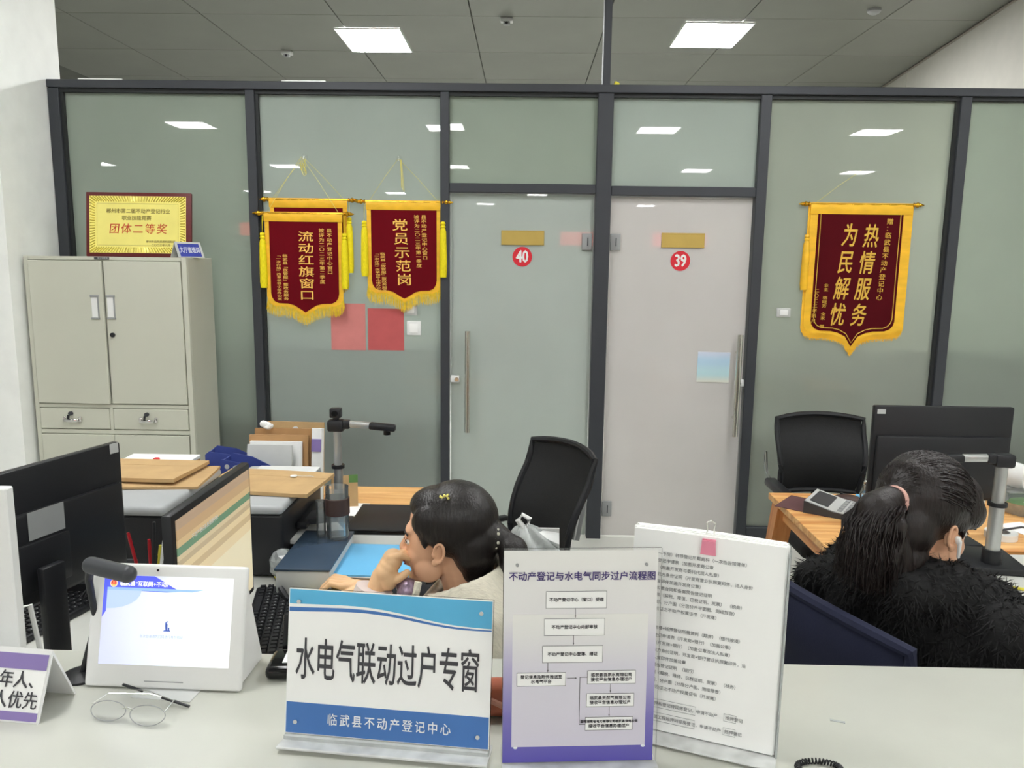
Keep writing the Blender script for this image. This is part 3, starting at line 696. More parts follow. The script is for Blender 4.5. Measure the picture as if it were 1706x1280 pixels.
mesh_chair('black mesh office chair turned sideways in front of door 40', (-.12, 2.86, 0), radians(-56), top=1.01, bottom=.52, wt=.41, wb_=.37)
mesh_chair('black mesh office chair facing the pine table, below the large brush-character pennant', (1.525, 3.66, 0), 0, top=.975, wt=.44, wb_=.40, chrome=True, lean=.04, bottom=.6)
mesh_chair('dark navy office chair holding the woman in black fur', (.905, 1.725, 0), radians(110), top=1.03, wt=.52, wb_=.46, mat='navy', arms=False, lean=.03, bottom=.5)
mesh_chair('black office chair holding the woman with her hand at her mouth', (-.05, 1.84, 0), radians(-90), top=.93, bottom=.52, arms=False)
ch = [o for o in COL.objects if o.name == 'office_chair'][0]
q0 = Vector((.228, 2.95, .70)); b = B(); b.box(q0+Vector((0, 0, .055)), (.034, .03, .17), .003, rot=(0, radians(9), 0)); b.out('arm_bracket', 'grey', ch, True)
b = B(); b.box(q0+Vector((-.004, -.017, .055)), (.006, .003, .168), rot=(0, radians(9), 0)); b.out('bracket_trim', 'white', ch, True)
# ================================================================== ELECTRONICS
def monitor(label, loc, rz, w, h, zb, screen=None, sticker=True, base_off=.0, ridge=True):
    o = thing('computer_monitor', label, 'monitor', (loc[0], loc[1], loc[2]), rz); z0 = zb-loc[2]
    hs = B(); hs.box((0, .012, z0+h/2), (w, .024, h), .006); hs.out('bezel', 'black', o)
    b2 = B(); b2.box((0, .030, z0+h*.36), (w*.95, .018, h*.66), .008); b2.out('back_shell', 'black', o)
    B().box((0, .042, z0+h*.30), (w*.30, .012, h*.36), .006).out('mount_block', 'black', o)
    B().b2((-w/2+.016, -.0025, z0+.018), (w/2-.016, .0005, z0+h-.016)).out('screen', screen or 'black_gloss', o)
    B().box((0, .075, (z0+h*.3)/2+.006), (.06, .022, z0+h*.3), .006).out('stand_neck', 'black', o)
    B().box((0, .06+base_off, .007), (.24, .18, .014), .006).out('stand_base', 'black', o)
    return o
scr = bands('web_page_screen', 2, [(0, (238, 226, 192)), (.50, (232, 212, 170)), (.58, (206, 182, 140)), (.63, (228, 208, 166)), (.68, (196, 176, 140)), (.72, (214, 196, 160)), (.755, (112, 146, 116)), (.81, (214, 186, 140)), (.86, (196, 164, 124)), (.93, (184, 158, 132))], emit=.16)
m1 = monitor('black computer monitor seen from behind at the left edge, asset stickers on its back', (-1.135, 1.69, .75), radians(-107), .543, .325, .955)
# stickers live on the back shell (+Y side)
B().b2((-.262, .0245, .505), (-.236, .0262, .53)).out('asset_sticker', 'lightgrey', m1)
B().b2((-.075, .0395, .365), (.02, .0408, .43)).out('rating_label', 'grey', m1); B().b2((-.055, .0395, .338), (.005, .0408, .360)).out('serial_label', 'lightgrey', m1)
m2 = monitor('black computer monitor with a lit cream and green page, facing the seated woman', (-.725, 1.777, .75), radians(89), .448, .36, .856, scr, base_off=.03)
text('不动产登记信息管理平台', 'ink_light', m2, (-.07, -.0028, .39), .013); 
m3 = monitor('large black monitor seen from behind at the far right, small sticker on its corner', (1.548, 2.86, .75), radians(180), .51, .355, .89, None)
B().b2((.215, .0245, .465), (.245, .0262, .482)).out('asset_sticker', 'lightgrey', m3)
def keyboard(label, loc, rz):
    o = thing('keyboard', label, 'keyboard', loc, rz)
    B().box((0, 0, .010), (.445, .15, .018), .006).out('case', 'black', o)
    kk = B()
    for r in range(6):
        for c in range(21):
            if c in (15, 16) and r in (0,): continue
            x = -.21+c*.0205; y = .058-r*.0225
            if r == 5 and 3 < c < 9: continue
            g = bmesh.ops.create_cube(kk.bm, size=1)['verts']
            for v in g: v.co = Vector((x+v.co.x*(.0165 if v.co.z < 0 else .0135), y+v.co.y*(.018 if v.co.z < 0 else .0145), .0225+v.co.z*.008))
    g = bmesh.ops.create_cube(kk.bm, size=1)['verts']
    for v in g: v.co = Vector((-.087+v.co.x*.1, -.0545+v.co.y*.016, .0225+v.co.z*.008))
    q = kk.out('keys', 'black', o, smooth=0); q['kind'] = 'stuff'
    lg = B()
    for r in range(5):
        for c in range(15): lg.b2((-.214+c*.0205, .058-r*.0225, .0264), (-.2115+c*.0205, .0615-r*.0225, .0267))
    q = lg.out('key_legends', 'lightgrey', o, smooth=0); q['kind'] = 'stuff'
    for y in (.0, -.022): B().ell((.215, y+.03, .019), (.005, .008, .002)).out('status_badge', 'white', o)
    return o
keyboard('black computer keyboard in front of the cream-screened monitor', (-.675, 2.02, .75), radians(-78))
keyboard('dark keyboard under the left edge monitor, behind the lit tablet', (-1.33, 1.98, .75), radians(-105))
# mouse
o = thing('computer_mouse', 'black computer mouse under the woman\'s fingers', 'mouse', (-.545, 2.15, .762), radians(80))
B().ell((0, 0, .012), (.031, .055, .022)).out('shell', 'black_gloss', o); B().cyl((-.004, .025, .033), (.004, .025, .033), .006).out('scroll_wheel', 'dark_grey', o)
tag(B().box((-.56, 2.13, .756), (.14, .13, .012), .001).out('note_pad', 'yellow'), 'yellow note pad lying under the black mouse', 'note pad')
# ---- printers
def printer(label, x0, x1, y0, y1, z0, z1, slats=True):
    o = thing('printer', label, 'printer', ((x0+x1)/2, (y0+y1)/2, z0)); a, b, h = (x1-x0)/2, (y1-y0)/2, z1-z0
    B().b2((-a, -b, .006), (a, b, h-.03), .012, 3).out('body', 'black', o)
    B().b2((-a-.006, -b-.008, h-.03), (a+.004, b, h), .012, 3).out('scanner_lid', 'lid_grey', o)
    if slats:
        for i in range(7): B().b2((a-.001, -b+.06+i*.045, h-.10), (a+.004, -b+.068+i*.045, h-.045)).out('vent_rib', 'grey', o)
        B().b2((-a*.6, -b-.004, .05), (a*.6, -b+.002, .13), .003, 1).out('front_tray', 'dark_grey', o)
    for sx in (-1, 1):
        for sy in (-1, 1): B().cyl((sx*(a-.04), sy*(b-.04), 0), (sx*(a-.04), sy*(b-.04), .008), .012).out('foot', 'dark_grey', o)
    return o
p1 = printer('black printer with a grey scanner lid under two brown envelopes, left of the lit monitor', -1.44, -1.03, 2.15, 2.58, .75, 1.04)
p2 = printer('black printer with a rounded silver lid, papers hanging from its open side', -1.0, -.745, 2.33, 2.80, .75, .99, False)
B().b2((.128, -.1, .115), (.165, .16, .14), .006).out('output_tray', 'black', p2)
B().box((.20, -.02, .135), (.13, .10, .022), .006, rot=(0, -.12, 0)).out('output_arm', 'dark_grey', p2)
pp = B(); pp.grid(lambda u, v: (.125+.12*u, -.16+.30*v, .10-.085*u*u), 8, 3); bmesh.ops.solidify(pp.bm, geom=list(pp.bm.faces), thickness=.012)
tag(pp.out('paper_pile', 'paper_old', None), 'curved stack of papers sliding out of the silver-lidded printer', 'paper').matrix_basis = Matrix.Translation(p2.location)
# ---- low cabinet with dark top, carrying the glass cup
o = thing('card_printer', 'low grey box with a dark blue top beneath the glass cup', 'box', (-.645, 2.335, .75))
B().b2((-.075, -.165, 0), (.085, .165, .092), .004).out('casing', 'lightgrey', o); B().b2((-.078, -.167, .092), (.088, .167, .1), .003).out('top_plate', pm('slate_top', (58, 74, 92), .25), o)
tag(B().tube([(-.70, 2.15, .80), (-.69, 2.14, .79), (-.675, 2.13, .775), (-.65, 2.12, .768)], [.008, .011, .009, .003]).out('cable_plug', 'black'), 'small black cable plug in front of the grey box', 'plug')
# ---- glass cup
o = thing('glass_cup', 'clear lidless glass tumbler with a dark middle band standing on the grey box', 'cup', (-.598, 2.44, .85))
B().lathe([(0, .002), (.034, .002), (.036, .008), (.037, .172), (.0345, .172), (.0335, .012), (0, .010)], n=32).out('glass_wall', 'glass', o)
B().lathe([(.0376, .08), (.040, .082), (.040, .135), (.0376, .137), (.0376, .08)], n=32).out('grip_band', 'tea', o)
B().lathe([(0, .0105), (.033, .0125), (.033, .075), (0, .075)], n=28).out('water', 'glass', o)
o = thing('glass_cup', 'narrow clear glass tube cup left of the banded tumbler', 'cup', (-.655, 2.45, .85))
B().lathe([(0, .001), (.014, .001), (.015, .006), (.015, .12), (.0135, .12), (.0135, .008), (0, .008)], n=24).out('glass_wall', 'glass', o)
# ---- document cameras
def doccam(label, loc, rz, h=.44, r=.017, bw=.2):
    o = thing('document_camera', label, 'document camera', loc, rz)
    B().box((0, -.05, .012), (bw, .22, .024), .008).out('base', 'black', o)
    B().cyl((0, 0, .024), (0, 0, .07), .03).out('base_collar', 'black', o)
    B().cyl((0, 0, .06), (0, 0, h*.55), r, n=24).out('lower_pole', 'alum', o); B().cyl((0, 0, h*.53), (0, 0, h*.56), r+.007).out('clamp_ring', 'black', o)
    B().cyl((0, 0, h*.5), (0, 0, h-.05), r*.85, n=24).out('upper_pole', 'alum', o)
    B().box((-.004, 0, h-.04), (.062, .045, .045), .01).out('head_joint', 'black', o); B().box((.034, 0, h-.035), (.03, .035, .032), .006).out('hinge', 'black', o)
    B().box((.083, 0, h-.036), (.085, .026, .024), .006, rot=(0, .06, 0)).out('arm', 'alum', o)
    B().box((.168, 0, h-.043), (.10, .034, .026), .008, rot=(0, .09, 0)).out('camera_head', 'black', o); B().cyl((.185, 0, h-.072), (.185, 0, h-.05), .013).out('camera_lens', 'black_gloss', o)
    return o
dc = doccam('silver-poled document camera standing behind the glass cup, its arm pointing right', (-.687, 2.83, .75), 0, .43, bw=.09)
B().cyl((-.004, 0, .412), (-.004, 0, .42), .012).out('swivel', 'black', dc); B().box((-.004, 0, .438), (.042, .034, .036), .005).out('top_camera', 'black', dc); B().cyl((-.004, -.022, .438), (-.004, -.016, .438), .011).out('top_lens', 'black_gloss', dc)
dc = doccam('thick-poled document camera at the right beside the woman in black fur', (1.58, 2.52, .75), radians(172), .415, .0225)
# ---- scanner and pine table left
o = thing('flatbed_scanner', 'flat black-lidded box on a white base in front of the left pine table', 'scanner', (-.40, 2.79, .75))
B().b2((-.225, -.155, 0), (.225, .15, .038), .005).out('base', 'white', o); B().b2((-.222, -.145, .038), (.222, .15, .055), .006).out('lid', 'black', o); B().b2((-.222, -.152, .03), (.222, -.143, .052), .003).out('front_lip', 'black_gloss', o)
tag(B().box((-.665, 3.03, .7515), (.08, .16, .001)).out('paper_sheet', 'paper'), 'white paper corner lying behind the black-lidded scanner', 'paper')
# leaflet behind cup
o = thing('leaflet', 'folded yellow-green leaflet propped behind the glass tumbler', 'leaflet', (-.70, 3.06, .75), rot=(-.2, 0, .25)); B().b2((-.07, 0, .0), (.035, .004, .13)).out('sheet', 'kraft', o); B().b2((.0, -.001, .10), (.036, .005, .132)).out('green_corner', 'green', o)
# ---- envelopes
def envelope(label, loc, rot, L=.32, W_=.235, t=.008, m='kraft', button=True, group=None):
    o = thing('kraft_envelope', label, 'envelope', loc, rot=rot, group=group)
    b = B(); n = 10
    b.grid(lambda u, v: ((u-.5)*L, (v-.5)*W_, t+.0015*sin(u*5)+.0015*cos(v*4)), n, n); bmesh.ops.solidify(b.bm, geom=list(b.bm.faces), thickness=t)
    b.out('pouch', m, o)
    b = B(); b.grid(lambda u, v: ((u-.5)*L*.98, W_/2-.075+.072*v, t+.0006+.0015*sin((u*.98+.01)*5)+.0015*cos((1-.3*(1-v))*4)), n, 3); bmesh.ops.solidify(b.bm, geom=list(b.bm.faces), thickness=.0005); b.out('flap', m, o)
    if button:
        B().cyl((.07, W_/2-.075, t+.001), (.07, W_/2-.075, t+.004), .012, n=20).out('button', 'white', o)
        B().tube([(.07, W_/2-.075, t+.005), (.1, W_/2-.08, t+.0045), (.13, W_/2-.074, t+.0045), (.145, W_/2-.082, t+.0045)], .001, 5).out('string', 'white', o)
    return o
envelope('brown envelope lying lowest on the left printer lid', (-1.215, 2.43, 1.041), (.01, 0, .10), .40, .25, .008, button=False)
envelope('brown envelope on top of the pair on the left printer lid', (-1.28, 2.46, 1.054), (0, -.02, -.06), .42, .24, .012, button=False)
envelope('brown envelope with a white string button on the silver printer lid', (-.865, 2.56, .991), (0, 0, -.09), .38, .27, .012)
tag(B().box((-.85, 2.74, .993), (.22, .08, .004)).out('photo_print', 'paper_old'), 'greyish printed sheet peeking from under the string-button envelope', 'paper')
# papers under lid 1
tag(B().box((-1.33, 2.22, 1.0425), (.13, .09, .003), rot=(0, 0, .4)).out('paper_slip', 'paper_old'), 'crumpled grey slip on the front corner of the left printer lid', 'paper')
# ---- blue file holders
def holder(label, loc, rz, m='blue_plastic', holes=True):
    o = thing('file_holder', label, 'file holder', loc, rz)
    w2, d = .12, .05
    prof = [(-w2, 0), (w2, 0), (w2, .17), (w2-.02, .19), (-.03, .25), (-w2+.015, .262), (-w2, .25)]
    for s_ in (-1, 1):
        b = B(); b.prism(prof, s_*d-.0015, s_*d+.0015); b.out('side_wall', m, o)
    B().b2((-w2, -d, 0), (w2, d, .004)).out('bottom', m, o); B().b2((-w2, -d, 0), (-w2+.004, d, .25)).out('spine', m, o)
    if holes:
        for (x, z, r) in ((-.085, .235, .009), (-.05, .228, .014), (-.082, .205, .013), (-.045, .19, .007), (-.085, .17, .010), (-.02, .2, .012)):
            B().cyl((x, -d-.0022, z), (x, -d-.0012, z), r, n=20).out('round_dot', 'lightgrey', o)
    return o
hd = holder('blue plastic file holder with pale round dots standing left of the upright papers', (-1.0, 2.83, .752), radians(-4))
# holder 2 carrying stack of brown envelopes
hd = holder('plain blue plastic file holder between the envelope stack and the dotted holder', (-1.10, 2.96, .752), radians(4), holes=False)
for i in range(6):
    o = envelope('flat brown envelope, %s in the stack behind the left printer' % ['lowest', 'second from the bottom', 'third from the bottom', 'third from the top', 'second from the top', 'topmost'][i], (-1.375, 2.82+.004*(i % 2), .90+.0145*i), (0, 0, random.uniform(-.03, .03)),   .27, .17, .012, m='kraft2' if i % 2 else 'kraft', button=False)
o = thing('storage_box', 'dark box under the flat brown envelope stack', 'box', (-1.35, 2.83, .75)); B().b2((-.16, -.10, 0), (.12, .08, .147), .004).out('box_body', 'dark_grey', o); B().b2((-.162, -.102, .12), (.122, .082, .148), .003).out('box_lid', 'dark_grey', o)
tag(B().box((-1.365, 2.82, .995), (.26, .17, .012), .002).out('paper_ream', 'paper'), 'white paper sheaf on top of the flat envelope stack', 'paper')
o = thing('red_seal', 'tiny red cap standing on the white paper sheaf', 'cap', (-1.335, 2.755, 1.002)); B().box((0, 0, .012), (.02, .02, .022), .004).out('cap_body', 'red', o); B().cyl((0, 0, 0), (0, 0, .003), .011).out('cap_rim', 'red_plastic', o)
# upright envelopes and papers
def upright(name, label, x0, x1, y, z1, m, t=.01, lean=.12, cat='envelope', button=False):
    o = thing(name, label, cat, ((x0+x1)/2, y, .752), rot=(-lean, 0, radians(random.uniform(-3, 3))))
    h = (z1-.752)/cos(lean); a = (x1-x0)/2
    b = B(); b.grid(lambda u, v: ((u-.5)*2*a, .002*sin(u*4)+.001*sin(v*7), v*h), 6, 6); bmesh.ops.solidify(b.bm, geom=list(b.bm.faces), thickness=t); b.out('sheet', m, o)
    if button: B().cyl((0, -.004, h-.03), (0, 0, h-.03), .012, n=20).out('button', 'white', o)
    return o
upright('kraft_envelope', 'brown envelope with white button, rearmost in the upright papers', -1.03, -.80, 3.03, 1.10, 'kraft', .012, button=True)
upright('kraft_envelope', 'dark brown envelope second from the back in the upright papers', -1.06, -.835, 2.972, 1.085, 'kraft2', .012)
upright('kraft_envelope', 'brown envelope in the middle of the upright papers', -1.07, -.84, 2.945, 1.065, 'kraft2', .014)
upright('paper_bundle', 'white paper sheaf at the front of the upright papers', -1.06, -.86, 2.92, 1.045, 'paper', .02, cat='paper')
upright('paper_bundle', 'plastic sleeve of documents leaning foremost in the upright papers', -1.06, -.885, 2.885, 1.04, 'paper_old', .008, cat='paper')
upright('binder', 'white and purple binder edge at the right end of the upright papers', -.83, -.79, 2.955, 1.09, 'paper', .02, cat='binder')
for q in [o for o in COL.objects if o.name.startswith('binder')][:1]: B().b2((-.019, -.006, .25), (.019, -.001, .30)).out('purple_label', 'purple', q)
cr = B(); [cr.ell((-1.02+.012*i, 3.0+.004*i, 1.105-.006*i), (.016, .008, .014+.006*(i % 2)), (i, i*2, i), 7, 5) for i in range(3)]; tag(cr.out('crumpled_tissue', 'paper', smooth=0), 'crumpled white tissue poking up behind the upright envelopes', 'tissue')
# ---- blue folder stack
for i in range(3):
    envelope('brown folder under the sky blue folder, %s of three' % ['lowest', 'middle', 'uppermost'][i], (-.455, 2.33, .752+.018*i), (0, 0, .02-.02*i), .26, .28, .015, m='kraft2' if i == 1 else 'kraft', button=False)
o = thing('folder', 'sky blue folder on top of the brown folder stack behind the woman\'s hand', 'folder', (-.455, 2.335, .812), radians(-1)); B().box((0, 0, .004), (.25, .26, .006), .001).out('cover', 'blue_folder', o); B().box((0, -.002, .0), (.245, .26, .003)).out('inner_sheets', 'paper', o)
# ---- pens
o = thing('pen_holder', 'black pen cup between the two left monitors', 'pen holder', (-1.035, 2.06, .75)); B().lathe([(0, 0), (.038, 0), (.04, .004), (.041, .10), (.037, .10), (.036, .006), (0, .006)], n=28).out('cup_wall', 'black', o)
for i, (dx, dy, h, m, l) in enumerate(((-.028, 0, .24, 'red_plastic', 'red pen leaning left in the black pen cup'), (.0, .01, .215, 'red_plastic', 'red marker upright in the black pen cup'), (.010, -.01, .27, 'black', 'black pen sticking highest out of the pen cup'), (.024, .005, .23, 'white', 'white pen leaning right in the pen cup'), (.018, .012, .20, 'yellow', 'yellow pencil in the black pen cup'))):
    o = thing('pen', l, 'pen', (-1.035+dx*.3, 2.06+dy*.5, .757), rot=(0, dx*7, 0))
    B().cyl((0, 0, 0), (0, 0, h-.03), .0045, n=10).out('barrel', m, o); B().cyl((0, 0, h-.03), (0, 0, h), .0052, .004, 10).out('pen_cap', m if m != 'white' else 'lightgrey', o)
# ---- left bits behind monitor 1
o = thing('ink_pad', 'red plastic box below the left monitor', 'box', (-1.37, 2.15, .75), .3); B().box((0, 0, .02), (.07, .06, .04), .006).out('box_body', 'red_plastic', o); B().box((0, 0, .045), (.066, .056, .012), .005).out('box_lid', 'red_plastic', o)
tag(B().box((-1.47, 2.12, .761), (.10, .09, .02), .003, rot=(0, 0, .3)).out('paper_pack', 'paper'), 'white paper pack beside the red plastic box', 'paper')
cb = B()
for i in range(3): cb.tube([(-1.30+.02*i, 2.10, .755+.0), (-1.24, 2.14, .80+.02*i), (-1.20+.02*i, 2.12, .78), (-1.17, 2.10, .757)], .003, 6)
tag(cb.out('cable', 'black'), 'looped black cables under the left edge monitor', 'cable')
# ---- right of keyboard: small bits
bg = B(); bg.ell((-.745, 2.33, .80), (.045, .04, .048), u=10, v=8); o = thing('plastic_bag', 'small clear plastic bag with something yellow inside beside the keyboard', 'bag', (-.745, 2.33, .75))
for v in bg.bm.verts: v.co += Vector((random.uniform(-.006, .006), random.uniform(-.006, .006), random.uniform(-.006, .006)))
bg._add(list(bg.bm.verts), Matrix.Translation(-o.location)); bg.out('film', 'cling', o, smooth=0); B().box((-.01, 0, .018), (.04, .03, .03), .008).out('yellow_contents', 'yellow', o)
bg = None
o = thing('stamp', 'small blue plastic clip box beyond the keyboard', 'clip box', (-.715, 2.262, .75)); B().box((0, 0, .012), (.035, .03, .024), .004).out('box_body', 'cobalt', o); B().box((0, 0, .027), (.03, .025, .006), .002).out('box_lid', 'cobalt', o)
o = thing('stamp', 'glossy crimson stamp block right of the blue clip box', 'stamp', (-.655, 2.29, .75)); B().box((0, 0, .014), (.06, .035, .028), .008).out('stamp_block', 'red', o); B().ell((0, 0, .034), (.014, .012, .012)).out('stamp_grip', 'red_plastic', o)
o = thing('lip_balm', 'pinkish red stick lying in front of the folder stack', 'stick', (-.655, 2.19, .758), rot=(pi/2, 0, 1.2)); B().cyl((0, 0, -.04), (0, 0, .02), .007).out('tube', 'red', o); B().cyl((0, 0, .02), (0, 0, .045), .0065).out('stick_cap', 'pink_clip', o)
# ---- white shopping bag
b = B()
o = thing('shopping_bag', 'crumpled white plastic bag with tied handles on the sideways black chair', 'bag', (.075, 2.6, .68))
def bagf(u, v):
    a = 2*pi*u; r = .10*(1-v)**.55+.012; r *= 1+.16*sin(5*a+v*6)+.08*sin(11*a-v*9)
    return (r*cos(a)*1.0-.06*v, r*sin(a)*.6, .0+v*.165+.008*sin(7*a))
b.grid(bagf, 48, 14); b.out('bag_body', 'cling', o, smooth=60)
o2 = B(); o2.grid(bagf, 48, 14); o2._add(list(o2.bm.verts), Matrix.Scale(.96, 4)); o2.out('bag_inner', 'white', o, smooth=60)
B().tube([(-.06, 0, .15), (-.085, 0, .185), (-.07, 0, .205), (-.045, 0, .19), (-.05, 0, .155)], [.012, .01, .008, .01, .012]).out('handle', 'white', o)
h2 = B(); h2.grid(lambda u, v: (-.02+.08*u, .0+.01*sin(9*v), .12+.035*v-.07*u*(1-v)), 4, 6, .003); h2.out('handle', 'white', o)
# ---- right table things
o = thing('calculator', 'silver desktop calculator tilted on the right pine table', 'calculator', (1.335, 3.10, .75), radians(-34))
w_ = .17; 
b = B(); b.prism([(-.13, 0), (.13, 0), (.13, .012), (-.03, .024), (-.13, .05)], -w_/2, w_/2); b.out('case', 'dark_grey', o)
b = B(); b.prism([(-.128, .047), (-.03, .024), (.128, .0125), (.128, .015), (-.028, .027), (-.128, .052)], -w_/2+.004, w_/2-.004); b.out('face_plate', 'lightgrey', o)
b = B(); b.prism([(-.115, .0495), (-.05, .0335), (-.05, .035), (-.115, .051)], -w_/2+.02, w_/2-.02); b.out('display', 'dark_grey', o)
kk = B()
for i in range(6):
    for j in range(5): kk.box((-.01+i*.024, -.06+j*.03, .0275-i*.0019), (.017, .022, .006), .002, seg=1)
q = kk.out('keys', 'grey', o); q['kind'] = 'stuff'; o.scale = (1.12, 1.25, 1)
o = thing('computer_mouse', 'dark mouse behind the silver calculator', 'mouse', (1.40, 3.24, .751), radians(60)); B().ell((0, 0, .012), (.035, .062, .022)).out('shell', 'brown_round', o); B().cyl((-.004, .03, .034), (.004, .03, .034), .006).out('scroll_wheel', 'black', o)
o = thing('mouse_pad', 'dark red-brown mat corner under the silver calculator', 'mat', (1.25, 3.15, .7505), radians(-38)); B().box((-.05, 0, .001), (.22, .2, .002)).out('mat_sheet', pm('plum_mat', (92, 60, 62), .7), o)
tag(B().box((1.53, 3.28, .752), (.16, .10, .003), rot=(0, 0, -.5)).out('blue_card', 'blue_folder'), 'blue card on the right pine table behind the woman\'s hair', 'card')
o = thing('glass_ornament', 'small clear glass bottle on the blue card', 'bottle', (1.475, 3.25, .7535)); B().lathe([(0, 0), (.022, 0), (.024, .03), (.012, .045), (.014, .07), (0, .075)], n=14).out('bottle_body', 'glass', o); B().ell((0, 0, .085), (.013, .013, .013), u=8, v=6).out('stopper', 'chrome', o)
o = thing('stool', 'dark brown padded stool top at the near corner of the right pine table', 'stool', (1.20, 2.56, 0)); B().lathe([(0, .66), (.07, .665), (.085, .68), (.085, .70), (.07, .715), (0, .72)], n=28).out('seat_pad', 'brown_round', o)
for i in range(4): a = pi/4+i*pi/2; B().cyl((.05*cos(a), .05*sin(a), .665), (.13*cos(a), .13*sin(a), 0), .011, n=10).out('leg', 'dark_grey', o)
# right desk clutter
o = thing('paper_cup', 'white paper cup beside the right document camera', 'cup', (1.90, 3.17, .75)); B().lathe([(0, 0), (.026, 0), (.036, .085), (.038, .087), (.034, .087), (.024, .004), (0, .004)], n=24).out('cup_wall', 'white', o)
o = thing('food_container', 'clear domed food container at the right edge', 'container', (2.10, 3.15, .75)); B().lathe([(0, 0), (.09, 0), (.115, .05), (.12, .055), (.11, .05), (.085, .004), (0, .004)], n=28).out('tub', 'cling', o); B().lathe([(.12, .056), (.11, .07), (.06, .085), (0, .088), (0, .086), (.06, .083), (.108, .068), (.118, .056)], n=28).out('lid', 'acrylic', o); B().ell((0, 0, .03), (.08, .08, .025), u=12, v=6).out('food', 'green', o)
o = thing('paper_roll', 'white paper roll lying on the wooden desktop at the right', 'roll', (2.16, 3.30, .86), rot=(pi/2, 0, .3)); B().lathe([(.02, -.05), (.055, -.05), (.055, .05), (.02, .05), (.02, -.05)], n=28).out('roll_body', 'white', o)
o2 = thing('storage_box', 'grey plastic box under the paper roll', 'box', (2.2, 3.30, .75)); B().box((0, 0, .027), (.24, .12, .05), .006).out('box_body', 'grey', o2); B().box((0, 0, .053), (.245, .125, .006), .002).out('box_lid', 'lightgrey', o2)
o = thing('tape_roll', 'roll of clear tape lying beside the right document camera', 'tape', (1.80, 2.83, .775), .2); B().lathe([(.03, -.024), (.055, -.024), (.055, .0), (.03, .0), (.03, -.024)], n=28).out('tape_ring', 'white', o); B().lathe([(.026, -.024), (.03, -.024), (.03, .0), (.026, .0), (.026, -.024)], n=28).out('core', 'grey', o)
tag(B().tube([(1.78, 2.80, .79), (1.84, 2.78, .81), (1.88, 2.80, .80), (1.93, 2.84, .785)], .004, 6).out('cable', 'dark_grey'), 'short dark cable over the tape roll', 'cable')
tag(B().tube([(1.82, 2.5, .755), (1.86, 2.58, .77), (1.92, 2.62, .80), (1.99, 2.6, .79), (2.03, 2.55, .757)], .006, 7).out('cable', 'grey'), 'grey cable arching at the right edge beside the document camera', 'cable')
tag(B().box((1.95, 2.93, .7515), (.12, .14, .002), rot=(0, 0, .3)).out('paper_sheet', 'paper'), 'white note sheet on the pine surface at the right edge', 'paper')
tag(B().tube([(1.45, 2.34, .753), (1.54, 2.36, .755), (1.62, 2.33, .753)], .005, 6).out('lanyard', 'yellow'), 'thin yellow lanyard lying before the right document camera', 'lanyard')
for i, (x, y, r, l) in enumerate(((1.42, 2.22, .15, 'white document sheet topmost on the right desk by the fur coat'), (1.46, 2.06, -.2, 'white document sheet nearest the fur coat sleeve on the right desk'), (1.52, 1.86, .3, 'white form with red print at the lower right edge'))):
    o = thing('document_sheet', l, 'paper', (x, y, .7505+.001*i), r); B().b2((-.105, -.15, 0), (.105, .15, .0008)).out('sheet', 'paper', o)
    text('登记申请表', 'ink_red' if i == 2 else 'ink_soft', o, (0, .11, .0009), .02, up=(0, 1, 0))
# ================================================================== ON THE COUNTER
def panel_sign(name, label, bl, br, tilt, w, h, t=.003):
    """upright sheet whose bottom edge runs from bl to br, leaning back by tilt"""
    bl, br = Vector(bl), Vector(br); rz = math.atan2(br.y-bl.y, br.x-bl.x)
    return thing(name, label, 'sign', (bl+br)/2, rot=(-tilt, 0, rz))
# ---- blue landscape sign
sg = panel_sign('counter_sign', 'blue and white acrylic counter sign with nine tall black characters', (-.342, 1.046, 1.05), (-.040, 1.014, 1.05), radians(9), .3, .21)
w_, h_ = .302, .212; zb = .013
B().b2((-w_/2, -.0012, zb), (w_/2, .0, zb+h_)).out('print_sheet', 'paper', sg)
B().b2((-w_/2-.001, .0002, .004), (w_/2+.001, .0032, zb+h_+.001), .0008, 1).out('acrylic_back', 'acrylic', sg)
B().b2((-w_/2-.002, -.03, .001), (w_/2+.002, .05, .005), .001, 1).out('acrylic_foot', 'foot_acrylic', sg)
B().b2((-w_/2-.001, -.006, .001), (w_/2+.001, .004, .012), .002, 1).out('acrylic_rib', 'cling', sg)
def strip(o, x0, x1, f0, f1, y, mat, name, n=30):
    b = B(); A = []; C = []
    for i in range(n+1):
        x = x0+(x1-x0)*i/n; A.append(b.bm.verts.new((x, y, f0(i/n)))); C.append(b.bm.verts.new((x, y, f1(i/n))))
    for i in range(n): b.bm.faces.new((A[i], A[i+1], C[i+1], C[i]))
    return b.out(name, mat, o, smooth=0)
top = zb+h_-.001
wav = lambda t: top-.0305-.0065*sin(t*2*pi*.62+.15)*-1-.018*t*t*0-.0105*(t**1.2) if False else top-(.021+.0035*(1-cos(2*pi*min(1, t*1.15)))*-1+.018*(t*t*(3-2*t)))
wav2 = lambda t: wav(t)-(.0045-.0032*t)
strip(sg, -w_/2+.001, w_/2-.001, wav, lambda t: top, -.00135, 'sky', 'sky_wave')
strip(sg, -w_/2+.001, w_/2-.001, lambda t: wav2(t)-(.007-.0045*t), lambda t: wav2(t)-.0005, -.00138, 'sign_blue', 'deep_wave')
B().b2((-w_/2+.001, -.0016, zb+.001), (w_/2-.001, -.0012, zb+.046)).out('blue_band', 'sign_blue', sg)
text('水电气联动过户专窗', 'ink', sg, (-.0015, -.0017, zb+.106), .0302, sx=1.0, sy=2.15, bold=.022, sp=1.02)
text('临武县不动产登记中心', 'ink_light', sg, (.004, -.0018, zb+.0235), .0158, sp=1.36, bold=.02, sy=1.15)
